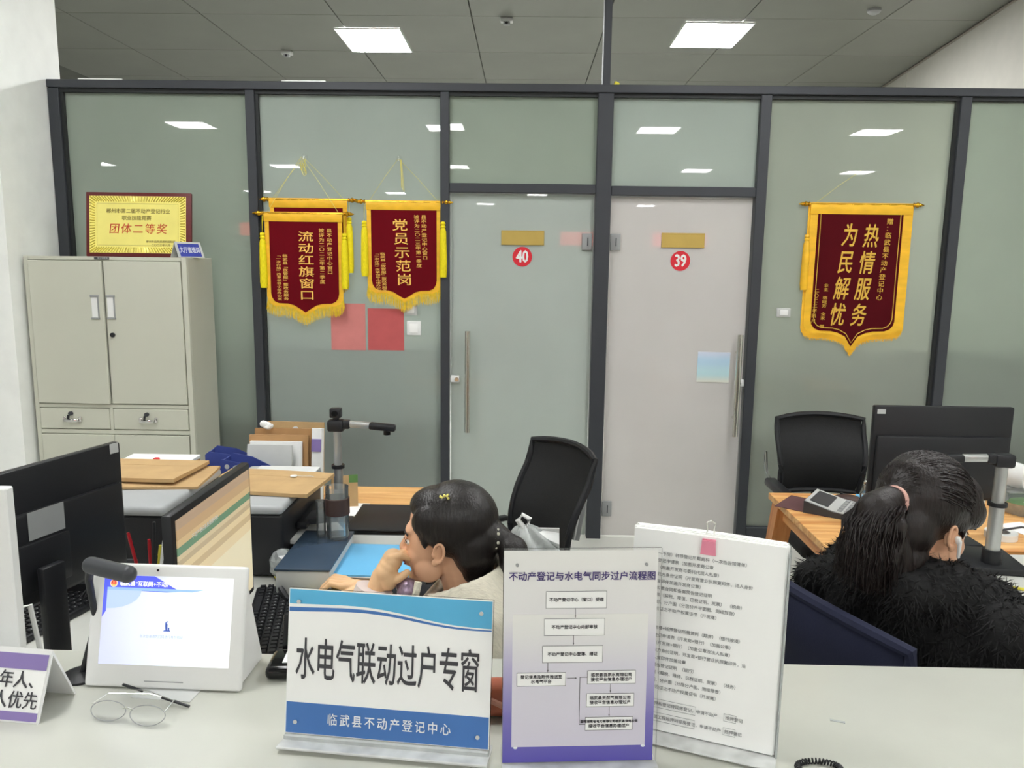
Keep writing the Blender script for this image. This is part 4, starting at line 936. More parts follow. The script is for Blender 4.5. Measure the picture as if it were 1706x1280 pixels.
for x, z in ((-w_/2+.016, .018), (w_/2-.016, .018), (-w_/2+.016, h_-.018), (w_/2-.016, h_-.018)): B().cyl((x, -.0052, zb+z), (x, -.0044, zb+z), .003, n=16).out('peg', 'lightgrey', sg)
# ---- portrait flow-chart sign
fs = panel_sign('flow_chart_sign', 'purple edged upright sign showing a flow chart of boxes and arrows', (-.022, .998, 1.05), (.192, 1.012, 1.05), radians(3), .212, .3)
w_, h_ = .212, .305; zb = .006
pv = bands('purple_fade', 2, [(0, (92, 84, 176)), (.22, (124, 116, 184)), (.45, (178, 172, 206)), (.68, (226, 225, 226)), (1, (232, 232, 228))], interp='LINEAR', rough=.3)
B().b2((-w_/2, -.0012, zb), (w_/2, 0, zb+h_)).out('print_sheet', pv, fs)
pin = bands('lilac_fade', 2, [(0, (212, 208, 222)), (.6, (216, 214, 224)), (.85, (228, 228, 227)), (1, (232, 232, 228))], interp='LINEAR', rough=.3)
B().b2((-w_/2+.0125, -.0015, zb+.023), (w_/2-.0115, -.0012, zb+h_-.09)).out('inner_field', pin, fs)
B().b2((-w_/2-.001, .0002, .001), (w_/2+.006, .003, zb+h_+.003), .0008, 1).out('acrylic_back', 'acrylic', fs)
B().b2((-w_/2-.001, -.05, .001), (w_/2+.006, .05, .004), .001, 1).out('acrylic_foot', 'foot_acrylic', fs)
text('不动产登记与水电气同步过户流程图', 'ink_purple', fs, (.002, -.0016, zb+h_-.0365), .0127, bold=.03, sy=1.05)
for x in (-.088, .09): B().cyl((x, -.004, zb+h_-.0195), (x, -.001, zb+h_-.0195), .0022, n=14).out('peg', 'grey', fs)
def fbox(cx, cz, bw, bh, lines, s=.0058, m='ink_soft'):
    b = B(); b.box((cx, -.0018, cz), (bw, .0008, bh), .0003, seg=1); b.out('chart_box', 'paper', fs)
    b = B(); e = .0004
    for lo, hi in (((-bw/2, -bh/2), (bw/2, -bh/2+e)), ((-bw/2, bh/2-e), (bw/2, bh/2)), ((-bw/2, -bh/2), (-bw/2+e, bh/2)), ((bw/2-e, -bh/2), (bw/2, bh/2))): b.b2((cx+lo[0], -.0025, cz+lo[1]), (cx+hi[0], -.0021, cz+hi[1]))
    b.out('box_outline', 'ink', fs, smooth=0)
    for i, l in enumerate(lines): text(l, 'ink', fs, (cx, -.0023, cz+((len(lines)-1)/2-i)*s*1.15), s if len(l) < 17 else s*.78, bold=.005)
T = zb+h_
def arrow(x0, z0, x1, z1, head=True):
    b = B(); b.tube([(x0, -.0018, z0), (x1, -.0018, z1)], .00035, 4)
    if head: b.cyl((x1, -.0018, z1+(.003 if x0 == x1 else 0)), (x1+(0 if x0 == x1 else .003), -.0018, z1), .0009, .0001, 6)
    b.out('arrow', 'ink', fs)
fbox(-.006, T-.069, .084, .0245, ['不动产登记中心（窗口）受理']); fbox(-.008, T-.108, .084, .0245, ['不动产登记中心内部审核']); fbox(-.010, T-.147, .084, .0245, ['不动产登记中心登簿、缮证'])
fbox(-.053, T-.183, .068, .0195, ['登记信息及附件推送至', '水电气平台']); fbox(.045, T-.181, .068, .0195, ['临武县自来水有限公司', '接收平台信息办理过户'])
fbox(.044, T-.2145, .067, .0195, ['临武县天然气有限公司', '接收平台信息办理过户']); fbox(.043, T-.249, .067, .0195, ['国网湖南省电力有限公司临武县供电公司', '接收平台信息办理过户'])
arrow(-.007, T-.081, -.007, T-.095); arrow(-.009, T-.12, -.009, T-.134); arrow(-.044, T-.159, -.044, T-.173); arrow(-.017, T-.182, -.006, T-.182); arrow(.044, T-.191, .044, T-.204); arrow(.043, T-.2245, .043, T-.239)
arrow(.011, T-.181, .001, T-.181, False); arrow(.001, T-.181, .001, T-.25, False); arrow(.001, T-.25, .01, T-.25, False)
for x in (-w_/2+.018, w_/2-.014): B().ell((x, -.0018, zb+.022), (.003, .0006, .002), u=8, v=6).out('corner_mark', 'ink_light', fs)
# ---- paper stack in an acrylic stand
ps = panel_sign('document_stack', 'thick clipped sheaf of printed white sheets standing right of the flow-chart sign', (.165, 1.10, 1.05), (.366, 1.026, 1.05), radians(4), .214, .3)
w_, h_ = .215, .303
random.seed(3)
for i in range(9):
    b = B(); ox = random.uniform(-.003, .003); oz = random.uniform(-.001, .004); bow = random.uniform(.002, .006)
    y = .0035*i
    top = [((u/10-.5)*w_+ox, .006+h_+oz+bow*sin(u/10*pi*1.1)*(.4 if i else .2)) for u in range(11)]
    b.prism([(-.5*w_+ox, .006), (.5*w_+ox, .006)]+top[::-1], y, y+.0031)
    b.out('paper_sheet', 'paper', ps, smooth=0)
B().b2((-w_/2-.004, .034, .001), (w_/2+.004, .037, h_+.002), .001, 1).out('acrylic_back', 'acrylic', ps)
B().b2((-w_/2-.004, -.035, .001), (w_/2+.004, .06, .004), .001, 1).out('acrylic_foot', 'foot_acrylic', ps)
B().b2((w_/2+.002, -.004, .004), (w_/2+.005, .036, h_-.004), .001, 1).out('acrylic_side', 'cling', ps)
L1 = ['一手房）转移登记所需资料（一次性告知清单）', '登记申请表（加盖开发商公章', '（加盖开发商与委托代理人私章）', '双方身份证明（开发商营业执照复印件，法人身份', '复印件加盖开发商公章）', '买卖合同和备案预告登记证明', '票（契税、增值、已税证明、发票）  （税务）', '图、分户图（分层分户平面图、测绘报告）', '权证之不动产权属证书（开发商）']
L2 = ['转移+抵押登记所需资料（期房）（银行按揭）', '登记申请表（开发商+银行）（加盖公章）', '（开发商+银行）（加盖公章及法人私章）', '双方身份证明，开发商+银行营业执照复印件，法', '人复印件加盖公章', '预告登记证明  （银行）', '票（契税、维修、已税证明、发票） （税务）', '图、分户图（分层分户图、测绘报告）', '产权证之不动产权属证书（开发商）']
for i, l in enumerate(L1): text(l, 'ink_soft', ps, (-.072, -.0005, .277-.0105*i), .0062, ax='LEFT')
for i, l in enumerate(L2): text(l, 'ink_soft', ps, (-.072, -.0005, .164-.0115*i), .0062, ax='LEFT')
for k, z in enumerate((.047, .026)):
    text(('抵押权登记转现房登记，' if k == 0 else '在建工程抵押转现房登记，')+'申请不动产', 'ink_soft', ps, (-.072, -.0005, z), .0062, ax='LEFT'); text('抵押登记', 'ink_soft', ps, (.038, -.0005, z), .0062, ax='LEFT')
    B().tube([(-.074, -.0006, z-.006), (-.005, -.0006, z-.006), (-.005, -.0006, z+.007), (-.074, -.0006, z+.007)], .0003, 4).out('drawn_box', 'ink_soft', ps); B().tube([(.036, -.0006, z-.005), (.053, -.0006, z-.005), (.053, -.0006, z+.006), (.036, -.0006, z+.006)], .0003, 4, True).out('drawn_box', 'ink_soft', ps)
bc = thing('binder_clip', 'pink binder clip with wire loops on the top edge of the clipped sheaf', 'clip', ps.matrix_basis @ Vector((-.0, .012, h_-.008)), rot=(-radians(4), 0, math.atan2(-.074, .201)))
b = B(); b.prism([(-.011, -.0085), (.011, -.0085), (.0095, .012), (-.0095, .012)], -.019, -.0165); b.prism([(-.011, -.0085), (.011, -.0085), (.0095, .012), (-.0095, .012)], .0165, .019); b.b2((-.0095, -.0165, .0115), (.0095, .0165, .0135)); b.out('clip_body', 'pink_clip', bc)
for s_ in (-1, 1): B().tube([(-.006, s_*.004, .010), (-.0045, s_*.003, .026), (-.0065, s_*.002, .034), (.0, s_*.002, .0375), (.0065, s_*.002, .034), (.0045, s_*.003, .026), (.006, s_*.004, .010)], .0007, 6).out('wire_handle', 'steel', bc)
# ---- tablet terminal
tb = thing('tablet_terminal', 'white framed customer tablet with a lit blue and white page, leaning on its wedge base', 'tablet', (-.582, 1.171, 1.05), radians(-2))
fw, fh, ln = .262, .202, radians(15)
def lean_(x, y, z): return Vector((x, y*cos(ln)+z*sin(ln), -y*sin(ln)+z*cos(ln)))
Rl = Matrix.Rotation(-ln, 4, 'X')
def lb(b): return b._add(list(b.bm.verts), Rl)
lb(B().b2((-fw/2, 0, .003), (fw/2, .012, fh), .005, 3)).out('front_frame', 'white', tb)
b = B(); b.prism([(.004, .004), (.115, 0), (.118, .006), (.065, .17), (.055, .175)], -fw/2+.008, fw/2-.008); b._add(list(b.bm.verts), Matrix.Rotation(pi/2, 4, 'Z') @ Matrix.Scale(-1, 4, (0, 1, 0))); b.out('wedge_base', 'white', tb)
scr2 = bands('tablet_page', 0, [(0, (214, 220, 255)), (.5, (240, 246, 255)), (1, (252, 254, 255))], emit=.17, interp='LINEAR')
sx0, sx1, sz0, sz1 = -fw/2+.022, fw/2-.022, .04, fh-.019
lb(B().b2((sx0, -.0006, sz0), (sx1, .0006, sz1))).out('screen', scr2, tb)
sblue = pm('screen_blue', (92, 104, 250), .3, emit=.2, var=0); spale = pm('screen_pale_blue', (160, 200, 252), .3, emit=.17, var=.02)
def flat(pts, y, mat, name, o=tb):
    b = B(); v = [b.bm.verts.new((x, y, z)) for x, z in pts]; b.bm.faces.new(v); lb(b); return b.out(name, mat, o, smooth=0)
flat([(sx0, sz1), (sx0, sz0+.075), (sx0+.006, sz0+.085), (sx0+.006, sz1-.023), (sx0+.105, sz1-.0255), (sx0+.13, sz1-.024), (sx0+.10, sz1-.008), (sx0+.085, sz1)], -.0008, sblue, 'blue_header')
flat([(sx0+.006, sz1-.024), (sx0+.15, sz1-.024), (sx0+.17, sz1-.020), (sx0+.15, sz1-.0205), (sx0+.08, sz1-.0195), (sx0+.006, sz1-.0195)], -.0009, spale, 'pale_wave')
flat([(sx0+.006, sz1-.024), (sx0+.006, sz1-.054)]+[(sx0+.006+.058*sin(t*pi/12), sz1-.024-.03*cos(t*pi/12)) for t in range(0, 7)], -.0009, pm('screen_haze', (190, 212, 252), .3, emit=.17, var=0), 'pale_swirl')
b = B(); b.cyl((sx0+.0165, -.0014, sz1-.0130), (sx0+.0165, -.0004, sz1-.0130), .0062, n=28); lb(b).out('emblem_ring', pm('emblem_cream', (255, 226, 190), .4, emit=.25), tb)
b = B(); b.cyl((sx0+.0165, -.0018, sz1-.0125), (sx0+.0165, -.0014, sz1-.0125), .0046, n=28); lb(b).out('emblem_red', pm('emblem_red', (232, 84, 74), .4, emit=.22), tb)
b = B(); b.b2((sx0+.0135, -.0021, sz1-.017), (sx0+.0195, -.0018, sz1-.014)); b.cyl((sx0+.0165, -.0022, sz1-.0110), (sx0+.0165, -.0018, sz1-.0110), .0012, n=5); lb(b).out('emblem_gate', pm('emblem_gold', (255, 200, 110), .4, emit=.22), tb)
white_e = pm('screen_white', (255, 255, 255), .3, emit=.3, var=0); grey_e = pm('screen_grey', (176, 186, 214), .3, emit=.25, var=0)
def ltext(s, m, x, z, size, **k):
    o = text(s, m, tb, (x, -.0012, z), size, **k); o.data.transform(Rl); return o
ltext('临武县“互联网+不动产登记”', white_e, sx0+.027, sz1-.0133, .0088, ax='LEFT', bold=.03)
ltext('首次登录请先扫码进行身份验证', grey_e, (sx0+sx1)/2-.006, sz0+.046, .0052)
b = B()
for pts in ([(-.006, 0), (.007, 0), (.005, .002), (-.004, .002)], [(-.002, .002), (.001, .002), (.001, .011), (-.001, .014), (.0025, .0155), (.0, .0165), (-.003, .014), (-.0028, .008)], [(.002, .002), (.0045, .002), (.0045, .0065), (.002, .0065)]):
    v = [b.bm.verts.new((x+.002, -.0012, z+sz0+.055)) for x, z in pts]; b.bm.faces.new(v)
lb(b).out('reader_icon', pm('icon_blue', (70, 100, 190), .4, emit=.1), tb)
b = B(); b.cyl((-.02, -.0008, fh-.009), (-.02, .001, fh-.009), .002, n=14); lb(b).out('camera_hole', 'black_gloss', tb)
b = B(); b.b2((-.03, -.0006, .014), (.035, .001, .0155)); lb(b).out('speaker_slot', 'grey', tb)
# ---- face camera bar over the tablet corner
o = thing('desk_camera', 'black rounded camera bar on a thin post over the tablet\'s upper left corner', 'camera', (-.735, 1.20, 1.05))
p0, p1 = aty(152, 942, 1.17), aty(213, 957, 1.14)
b = B(); off = -o.location
b.cyl(p0+off, p1+off, .0135, n=24); b.ell(p0+off, .0135, u=20, v=12); b.ell(p1+off, .0135, u=20, v=12); b.out('camera_bar', 'dark_grey', o, smooth=60)
pa = aty(147, 955, 1.20)+off
B().tube([(p0+off), pa+Vector((0, .0, -.01)), Vector((pa.x, .012, .10)), Vector((0, .012, .004))], [.008, .006, .005, .005], 10).out('post', 'black', o)
B().lathe([(0, 0), (.032, 0), (.032, .004), (.01, .01), (0, .01)], (0, .012, 0), 24).out('foot', 'black', o)
# ---- tent card on the counter
o, U, N_, b0, sl = tent('tent_card', 'white and purple folded priority card at the counter\'s left end', (-.832, 1.128, 1.05), radians(-6), .225, .098, .088, 'white')
slab_on(o, U, N_, b0, -.11, .1105, .002, sl-.008, .0004, 'paper', 'card_face'); slab_on(o, U, N_, b0, -.11, .11, sl-.031, sl-.008, .0012, 'purple', 'purple_band'); slab_on(o, U, N_, b0, -.11, .11, .003, .0155, .0012, 'purple', 'purple_band')
text('老年人、', 'ink', o, b0+Vector((.110, 0, 0))+U*(sl*.555)+N_*.0018, .0265, up=U, bold=.02, ax='RIGHT', sx=.94); text('现役军人优先', 'ink', o, b0+Vector((.107, 0, 0))+U*(sl*.285)+N_*.0018, .0265, up=U, bold=.02, ax='RIGHT', sx=.94)
# ---- white partition board at the left end
o = thing('divider_board', 'white upright divider board at the counter\'s far left edge', 'divider', (-.944, 1.22, 1.05)); B().b2((-.10, -.01, .004), (.108, .01, .325), .002, 1).out('board', 'white', o); B().b2((-.10, -.04, 0), (.10, .04, .004)).out('foot_plate', 'lightgrey', o)
tag(B().tube([(-1.0, 1.40, .756), aty(20, 1026, 1.44), aty(34, 1014, 1.455), aty(50, 1008, 1.47), (-.94, 1.46, .756)], .005, 7).out('cable', 'white'), 'white cable loop behind the counter beside the divider board', 'cable')
# ---- eyeglasses
g = thing('eyeglasses', 'thin metal eyeglasses lying upside down before the tablet', 'glasses', (-.592, 1.09, 1.05), radians(-9))
def lensring(cx, k):
    return [(cx+.029*cos(a)*(1+.08*sin(a)), 0+.004*sin(a), .018+.014*sin(a)) for a in [2*pi*i/28 for i in range(28)]]
for cx in (-.033, .033):
    b = B(); b.tube([(x, y-.012+z*.35, z*.8) for x, y, z in lensring(cx, 0)], .0007, 6, True); b.out('rim', 'grey', g)
    b = B(); v = [b.bm.verts.new((x, y-.012+z*.35, z*.8)) for x, y, z in lensring(cx, 0)]; b.bm.faces.new(v); b.out('lens', 'lens', g, smooth=0)
B().tube([(-.008, -.004, .02), (0, -.006, .024), (.008, -.004, .02)], .0009, 6).out('bridge', 'steel', g)
B().tube([(-.061, -.004, .022), (-.058, .03, .020), (.0, .05, .014), (.045, .052, .006)], .0009, 6).out('temple_arm', 'steel', g)
B().tube([(.061, -.004, .022), (.058, .025, .024), (-.0, .048, .020), (-.045, .056, .014)], .0009, 6).out('temple_arm', 'steel', g)
B().tube([(-.015, .052, .016), (-.055, .060, .018)], .0022, 8).out('temple_tip', 'black', g); B().tube([(.02, .05, .010), (.07, .045, .0035)], .0022, 8).out('temple_tip', 'black', g)
tag(B().box((-.57, 1.165, 1.0505), (.10, .04, .001), rot=(0, 0, -.1)).out('receipt_slip', 'paper_old'), 'pale printed slip behind the eyeglasses', 'paper')
# ---- signature pad, pouch, hair tie, scrap
o = thing('signature_pad', 'glossy black pad with a pale screen tucked behind the blue sign', 'pad', (-.365, 1.245, 1.05), radians(4)); B().box((0, 0, .012), (.125, .07, .022), .009, seg=3).out('pad_body', 'black_gloss', o); B().box((.006, .004, .0235), (.085, .04, .0015)).out('pad_screen', 'paper', o)
B().box((.005, .052, .045), (.11, .005, .06), .002, rot=(-.35, 0, 0)).out('raised_display', 'black_gloss', o); B().box((.008, .0485, .047), (.095, .002, .045), rot=(-.35, 0, 0)).out('display_glass', 'white', o)
b = B(); b.box((0, 0, .03), (.10, .035, .058), .016, seg=4)
for v in b.bm.verts: v.co += Vector((.003*sin(v.co.z*120), .004*sin(v.co.x*90+v.co.z*60), .002*sin(v.co.x*70)))
o = thing('leather_pouch', 'red-brown soft leather pouch standing between the two counter signs', 'pouch', (-.03, 1.125, 1.05)); b.out('pouch_body', 'leather', o, smooth=60)
B().tube([(-.05, -.018, .022), (-.01, -.021, .035), (.03, -.02, .016), (.05, -.018, .012)], .005, 8).out('fold', 'leather2', o)
b = B(); hc = Vector((.423, 1.003, 1.0545)); pts = []
for i in range(420):
    a = 2*pi*i/420; t = 2*pi*i/420*38; cx, cy = .026*cos(a)*1.15, .016*sin(a)
    pts.append(hc+Vector((cx+.0034*cos(t)*cos(a), cy+.0034*cos(t)*sin(a), .0034*sin(t))))
tag(b.tube(pts, .0013, 5, True).out('hair_tie', 'black'), 'black coiled hair tie lying at the counter\'s front edge', 'hair tie')
tag(B().box((.497, 1.125, 1.0506), (.022, .005, .0008), rot=(0, 0, -.3)).out('plastic_scrap', 'cling'), 'tiny clear plastic sliver on the counter behind the hair tie', 'scrap')
# ================================================================== PEOPLE
def frame(F, up=Vector((0, 0, 1)), pitch=0, roll=0):
    F = Vector(F).normalized(); Lv = up.cross(F).normalized(); U = F.cross(Lv)
    m = Matrix((F, Lv, U)).transposed()
    return m @ Matrix.Rotation(pitch, 3, 'Y') @ Matrix.Rotation(roll, 3, 'X')
class Head:
    def __init__(s, o, R): s.o, s.R = Vector(o), R
    def p(s, f, l, u): return s.o+s.R @ Vector((f, l, u))
    def e(s, b, c, r, rot=None): b.ell(s.p(*c), r, s.R if rot is None else s.R @ Euler(rot).to_matrix(), 20, 14)
    def c(s, b, p0, r0, p1, r1): b.cap(s.p(*p0), r0, s.p(*p1), r1)
def head_prims(h, b, neck):
    h.e(b, (-.008, 0, .055), (.092, .073, .082)); h.e(b, (.035, 0, .0), (.058, .061, .082)); h.e(b, (.04, 0, -.055), (.045, .048, .036)); h.e(b, (.066, 0, -.082), (.022, .024, .018))
    h.e(b, (.07, 0, .036), (.024, .048, .018)); h.c(b, (.088, 0, .022), .007, (.106, 0, -.016), .0095); h.e(b, (.098, .010, -.022), .0075); h.e(b, (.098, -.010, -.022), .0075)
    for s_ in (-1, 1):
        h.e(b, (.058, s_*.034, -.022), (.026, .024, .028)); h.e(b, (.03, s_*.048, -.05), (.035, .016, .03))
    h.e(b, (.092, 0, -.043), (.010, .022, .006)); h.e(b, (.090, 0, -.053), (.010, .019, .006))
    h.c(b, (-.03, 0, -.04), .05, neck[0:3], neck[3])
def ear(h, s_, parent):
    b = B(); pts = []
    for i in range(15):
        a = -1.9+i/14*4.6; pts.append(h.p(-.006-.013*cos(a)*1.0, s_*(.076+.006*cos(a*.5)), .004+.022*sin(a+.25)))
    for p, q in zip(pts, pts[1:]): b.cap(p, .0036, q, .0036)
    h.e(b, (-.004, s_*.0725, .0), (.012, .006, .020), (0, 0, s_*.25)); h.e(b, (-.003, s_*.077, .006), (.003, .003, .010), (0, .3, 0)); h.e(b, (.004, s_*.077, -.02), (.008, .005, .009)); h.e(b, (.008, s_*.0775, -.002), (.005, .004, .007))
    blob('ear', b, 'skin', parent, .0018, 3)
def face_bits(h, parent):
    for s_ in (-1, 1):
        b = B(); h.e(b, (.078, s_*.032, .010), (.010, .0115, .0062)); b.out('eye', 'eye', parent, True, 180)
        b = B(); h.e(b, (.0862, s_*.032, .0095), (.003, .0048, .0048)); b.out('iris', 'iris', parent, True, 180)
        b = B(); b.tube([h.p(.088, s_*.018, .030), h.p(.088, s_*.034, .034), h.p(.076, s_*.05, .030)], .0022, 6); b.out('eyebrow', 'hair', parent, True)
        b = B(); b.tube([h.p(.0895, s_*.02, .013), h.p(.0905, s_*.033, .0185), h.p(.080, s_*.046, .013)], .0012, 6); b.out('eyelashes', 'hair', parent, True)
        b = B(); b.tube([h.p(.088-.004*abs(t), s_*(.032+.0105*t), .0165-.004*t*t) for t in (-1, -.5, 0, .5, 1)], [.001, .0028, .0034, .0028, .001], 8); b.out('eyelid', 'skin', parent, True)
    b = B(); h.e(b, (.098, 0, -.0445), (.0055, .019, .0045)); h.e(b, (.096, 0, -.0525), (.0055, .016, .0045)); b.out('lips', 'lips', parent, True, 180)
def hand(b, wrist, palm, knuckles, joints, tips, thumb, r=.0078):
    b.cap(wrist, .021, palm, .021)
    for k in knuckles: b.cap(palm, .016, k, .0095)
    for k, j, t in zip(knuckles, joints, tips):
        j2 = Vector(j).lerp(Vector(t), .55)
        b.cap(k, r+.001, j, r); b.cap(j, r, j2, r-.0008); b.cap(j2, r-.0008, t, r-.0018)
    b.cap(thumb[0], .014, thumb[1], .0105); b.cap(thumb[1], .0105, thumb[2], .0085)
V = Vector
# ------------------------------------------------------------------ woman with her hand at her mouth
w1 = thing('person', 'woman with black tied-back hair and cream knit collar, hand at her mouth, facing left', 'person', (-.05, 1.82, 0))
R1 = frame((-.985, .17, 0), pitch=radians(1))
E1 = aty(727, 925, 1.672)
o1 = E1-R1 @ V((0, .078, 0)); h1 = Head(o1, R1)
nb = h1.p(-.06, 0, -.165)
b = B(); head_prims(h1, b, (-.06, 0, -.165, .056))
blob('head', b, 'skin', w1, .0038, 5)
ear(h1, 1, w1); ear(h1, -1, w1); face_bits(h1, w1)
b = B()
h1.e(b, (-.030, 0, .060), (.098, .084, .093)); h1.e(b, (.014, 0, .092), (.070, .064, .046)); h1.e(b, (-.072, 0, .005), (.058, .076, .082))
for s_ in (-1, 1):
    h1.e(b, (.024, s_*.058, .066), (.040, .019, .040), (0, .5, 0)); h1.e(b, (.004, s_*.068, .034), (.020, .010, .020)); h1.c(b, (.045, s_*.052, .055), .014, (.030, s_*.066, .012), .006)
h1.e(b, (-.075, 0, -.055), (.04, .058, .035))
h1.c(b, (-.10, .01, .03), .045, (-.135, .01, .02), .03)
blob('hair', b, 'hair', w1, .0045, 5)
b = B()
h1.c(b, (-.135, .01, .025), .022, (-.165, .02, .0), .035); h1.c(b, (-.165, .02, .0), .035, (-.18, .03, -.09), .044); h1.c(b, (-.18, .03, -.09), .044, (-.165, .03, -.19), .03); h1.c(b, (-.165, .03, -.19), .03, (-.15, .03, -.26), .012)
blob('ponytail', b, 'hair', w1, .005, 4)
b = B()
for i in range(26):
    a = random.uniform(0, 2*pi); b.ell(h1.p(-.128+random.uniform(-.008, .008), .012+.030*cos(a), .026+.030*sin(a)), .0042, u=6, v=4)
q = b.out('beaded_hair_tie', pm('beads', (224, 222, 206), .2, metal=.4, var=.3, scale=200), w1, True); q['kind'] = 'stuff'
b = B()
for i in range(9): b.ell(h1.p(-.012+random.uniform(-.016, .016), .06+random.uniform(-.004, .006), .133+random.uniform(-.005, .003)), .003, u=6, v=4)
q = b.out('hair_clip', 'gold', w1, True); q['kind'] = 'stuff'
# torso, arms, legs: one clothed body
b = B(); sh_l, sh_r = V((-.11, 1.60, .865)), V((-.075, 1.955, .87)); ce = V((-.06, 1.79, .0))
b.ell((-.075, 1.785, .82), (.115, .19, .10)); b.ell((-.03, 1.80, .70), (.115, .165, .13)); b.ell((.0, 1.82, .58), (.12, .16, .13)); b.ell((.0, 1.825, .53), (.13, .175, .085))
b.cap(sh_l, .062, sh_r, .062)
el_l, wr_l = V((-.335, 1.57, .80)), V((-.318, 1.69, .945)); el_r, wr_r = V((-.25, 2.05, .815)), V((-.405, 2.13, .80))
b.cap(sh_l, .058, el_l, .045); b.cap(el_l, .043, el_l.lerp(wr_l, .8), .034)
b.cap(sh_r, .058, el_r, .045); b.cap(el_r, .042, el_r.lerp(wr_r, .8), .032)
blob('jacket', b, 'coat', w1, .009, 5)
b = B()
for s_, y in ((-1, 1.74), (1, 1.91)):
    b.cap((-.0, y, .53), .085, (-.40, y-.01, .53), .062); b.cap((-.40, y-.01, .53), .06, (-.43, y, .10), .043)
blob('trousers', b, 'trousers', w1, .01, 4)
for y in (1.74, 1.91):
    b = B(); b.ell((-.47, y, .045), (.12, .045, .045)); b.ell((-.42, y, .08), (.055, .045, .05)); blob('shoe', b, 'shoe', w1, .006, 3)
for a_, c_ in ((el_l, wr_l), (el_r, wr_r)):
    b = B(); b.cyl(a_.lerp(c_, .66), a_.lerp(c_, .93), .041, .037, 24); b.out('cuff', 'cuff', w1, True)
# cream collar: ribbed roll, high at the back
b = B(); n = 32; cm = h1.p(-.05, 0, -.078)
for i in range(n):
    a = 2*pi*i/n
    d = V((cos(a), sin(a), 0)); back_ = max(0, d.x); near = max(0, -d.y); front = max(0, -d.x)
    c0 = cm+d*(.082+.026*near)+V((0, 0, .034*back_+.016*near-.050*front)); c1 = nb+d*(.135+.03*near+.03*back_)+V((.0, 0, -.035-.03*front))
    cmid = c0.lerp(c1, .5)+d*.012
    b.cap(c0, .013, cmid, .020); b.cap(cmid, .020, c1, .020)
blob('knit_collar', b, 'knit', w1, .006, 6)
b = B(); b.cyl(aty(614, 1012, 1.68), aty(624, 980, 1.685), .046, .043, 28); b.out('cuff', 'cuff', w1, True)
b = B(); b.ell(aty(680, 990, 1.69), (.026, .03, .038)); b.ell(aty(672, 975, 1.71), (.018, .02, .02)); b.out('lilac_scarf', 'lilac', w1, True)
b = B(); b.tube([aty(697, 970, 1.645), aty(694, 985, 1.64), aty(690, 1002, 1.64)], .0085, 8); b.out('white_strap', 'knit', w1, True)
b = B(); b.grid(lambda u, v: nb+V((-.095-.02*u, -.05-.05*v, -.02-.15*u)), 5, 4); bmesh.ops.solidify(b.bm, geom=list(b.bm.faces), thickness=.008); b.out('lilac_scarf', 'lilac', w1, True)
b = B(); b.tube([nb+V((-.085, -.045, .0)), nb+V((-.10, -.06, -.05)), nb+V((-.11, -.06, -.14))], .009, 8); b.out('white_drawstring', 'knit', w1, True)
# hands
b = B()
wr_h = aty(622, 992, 1.685); pl = aty(634, 960, 1.695); kn = [aty(650+2*i, 930-2*i, 1.688+.016*i) for i in range(4)]
jn = [k+V((.022, .006, .004)) for i, k in enumerate(kn)]; tp = [j+V((.018, .010, -.012)) for i, j in enumerate(jn)]
hand(b, wr_h, pl, kn, jn, tp, (pl+V((.018, -.010, -.008)), pl+V((.042, -.010, -.002)), pl+V((.062, -.006, .012))))
for i in range(3): b.ell(pl.lerp((kn[0]+kn[3])/2, .25+.28*i)+V((.006, 0, 0)), (.024, .034, .026))
b.ell(pl+V((.018, .0, -.004)), (.024, .028, .030))
blob('left_hand', b, 'skin2', w1, .0026, 3)
b = B(); wr = wr_r+V((.02, -.01, .0))
pl = V((-.475, 2.14, .812)); kn = [V((-.513-.004*(1.5-abs(i-1.5)), 2.110+.019*i, .824)) for i in range(4)]
jn = [k+V((-.030, -.002, .008)) for k in kn]; tp = [j+V((-.028, -.003, -.026)) for j in jn]
hand(b, wr, pl, kn, jn, tp, (pl+V((-.0, -.022, -.004)), pl+V((-.03, -.036, -.01)), pl+V((-.055, -.034, -.018))))
blob('right_hand', b, 'skin2', w1, .0026, 3)
# ------------------------------------------------------------------ woman in black fur coat
w2 = thing('person', 'woman seen from behind in a black fur coat with a white earbud and ponytail', 'person', (.95, 1.70, 0))
R2 = frame((cos(radians(20)), sin(radians(20)), 0), pitch=radians(16))
E2 = aty(1588, 898, 1.575); o2 = E2-R2 @ V((0, -.078, 0)); h2 = Head(o2, R2)
b = B(); head_prims(h2, b, (-.045, 0, -.155, .048)); blob('head', b, 'skin', w2, .0038, 5)
ear(h2, -1, w2); ear(h2, 1, w2); face_bits(h2, w2)
b = B()
h2.e(b, (-.022, 0, .066), (.108, .090, .098)); h2.e(b, (.040, 0, .090), (.058, .074, .052)); h2.e(b, (-.065, 0, .0), (.070, .080, .085)); h2.e(b, (-.06, -.01, -.07), (.06, .066, .06))
for s_ in (-1, 1): h2.e(b, (.046, s_*.056, .062), (.048, .026, .038), (0, .35, 0)); h2.e(b, (.016, s_*.068, .034), (.030, .013, .020)); h2.c(b, (.078, s_*.045, .06), .014, (.092, s_*.048, .028), .005); h2.c(b, (.03, s_*.066, .03), .010, (.038, s_*.069, .004), .004)
h2.c(b, (-.08, -.01, .045), .055, (-.112, -.02, .045), .032)
blob('hair', b, 'hair2', w2, .0045, 5)
T2 = h2.p(-.15, .02, .05)
b = B(); tdir = [(-.118, -.024, .045, .024), (-.145, -.026, .040, .032), (-.165, -.026, .015, .042), (-.165, -.028, -.035, .048), (-.150, -.03, -.08, .050), (-.130, -.03, -.12, .042)]
for a_, c_ in zip(tdir, tdir[1:]): h2.c(b, a_[:3], a_[3], c_[:3], c_[3])
h2.c(b, (-.13, -.03, -.03), .045, (-.09, -.03, -.09), .05)
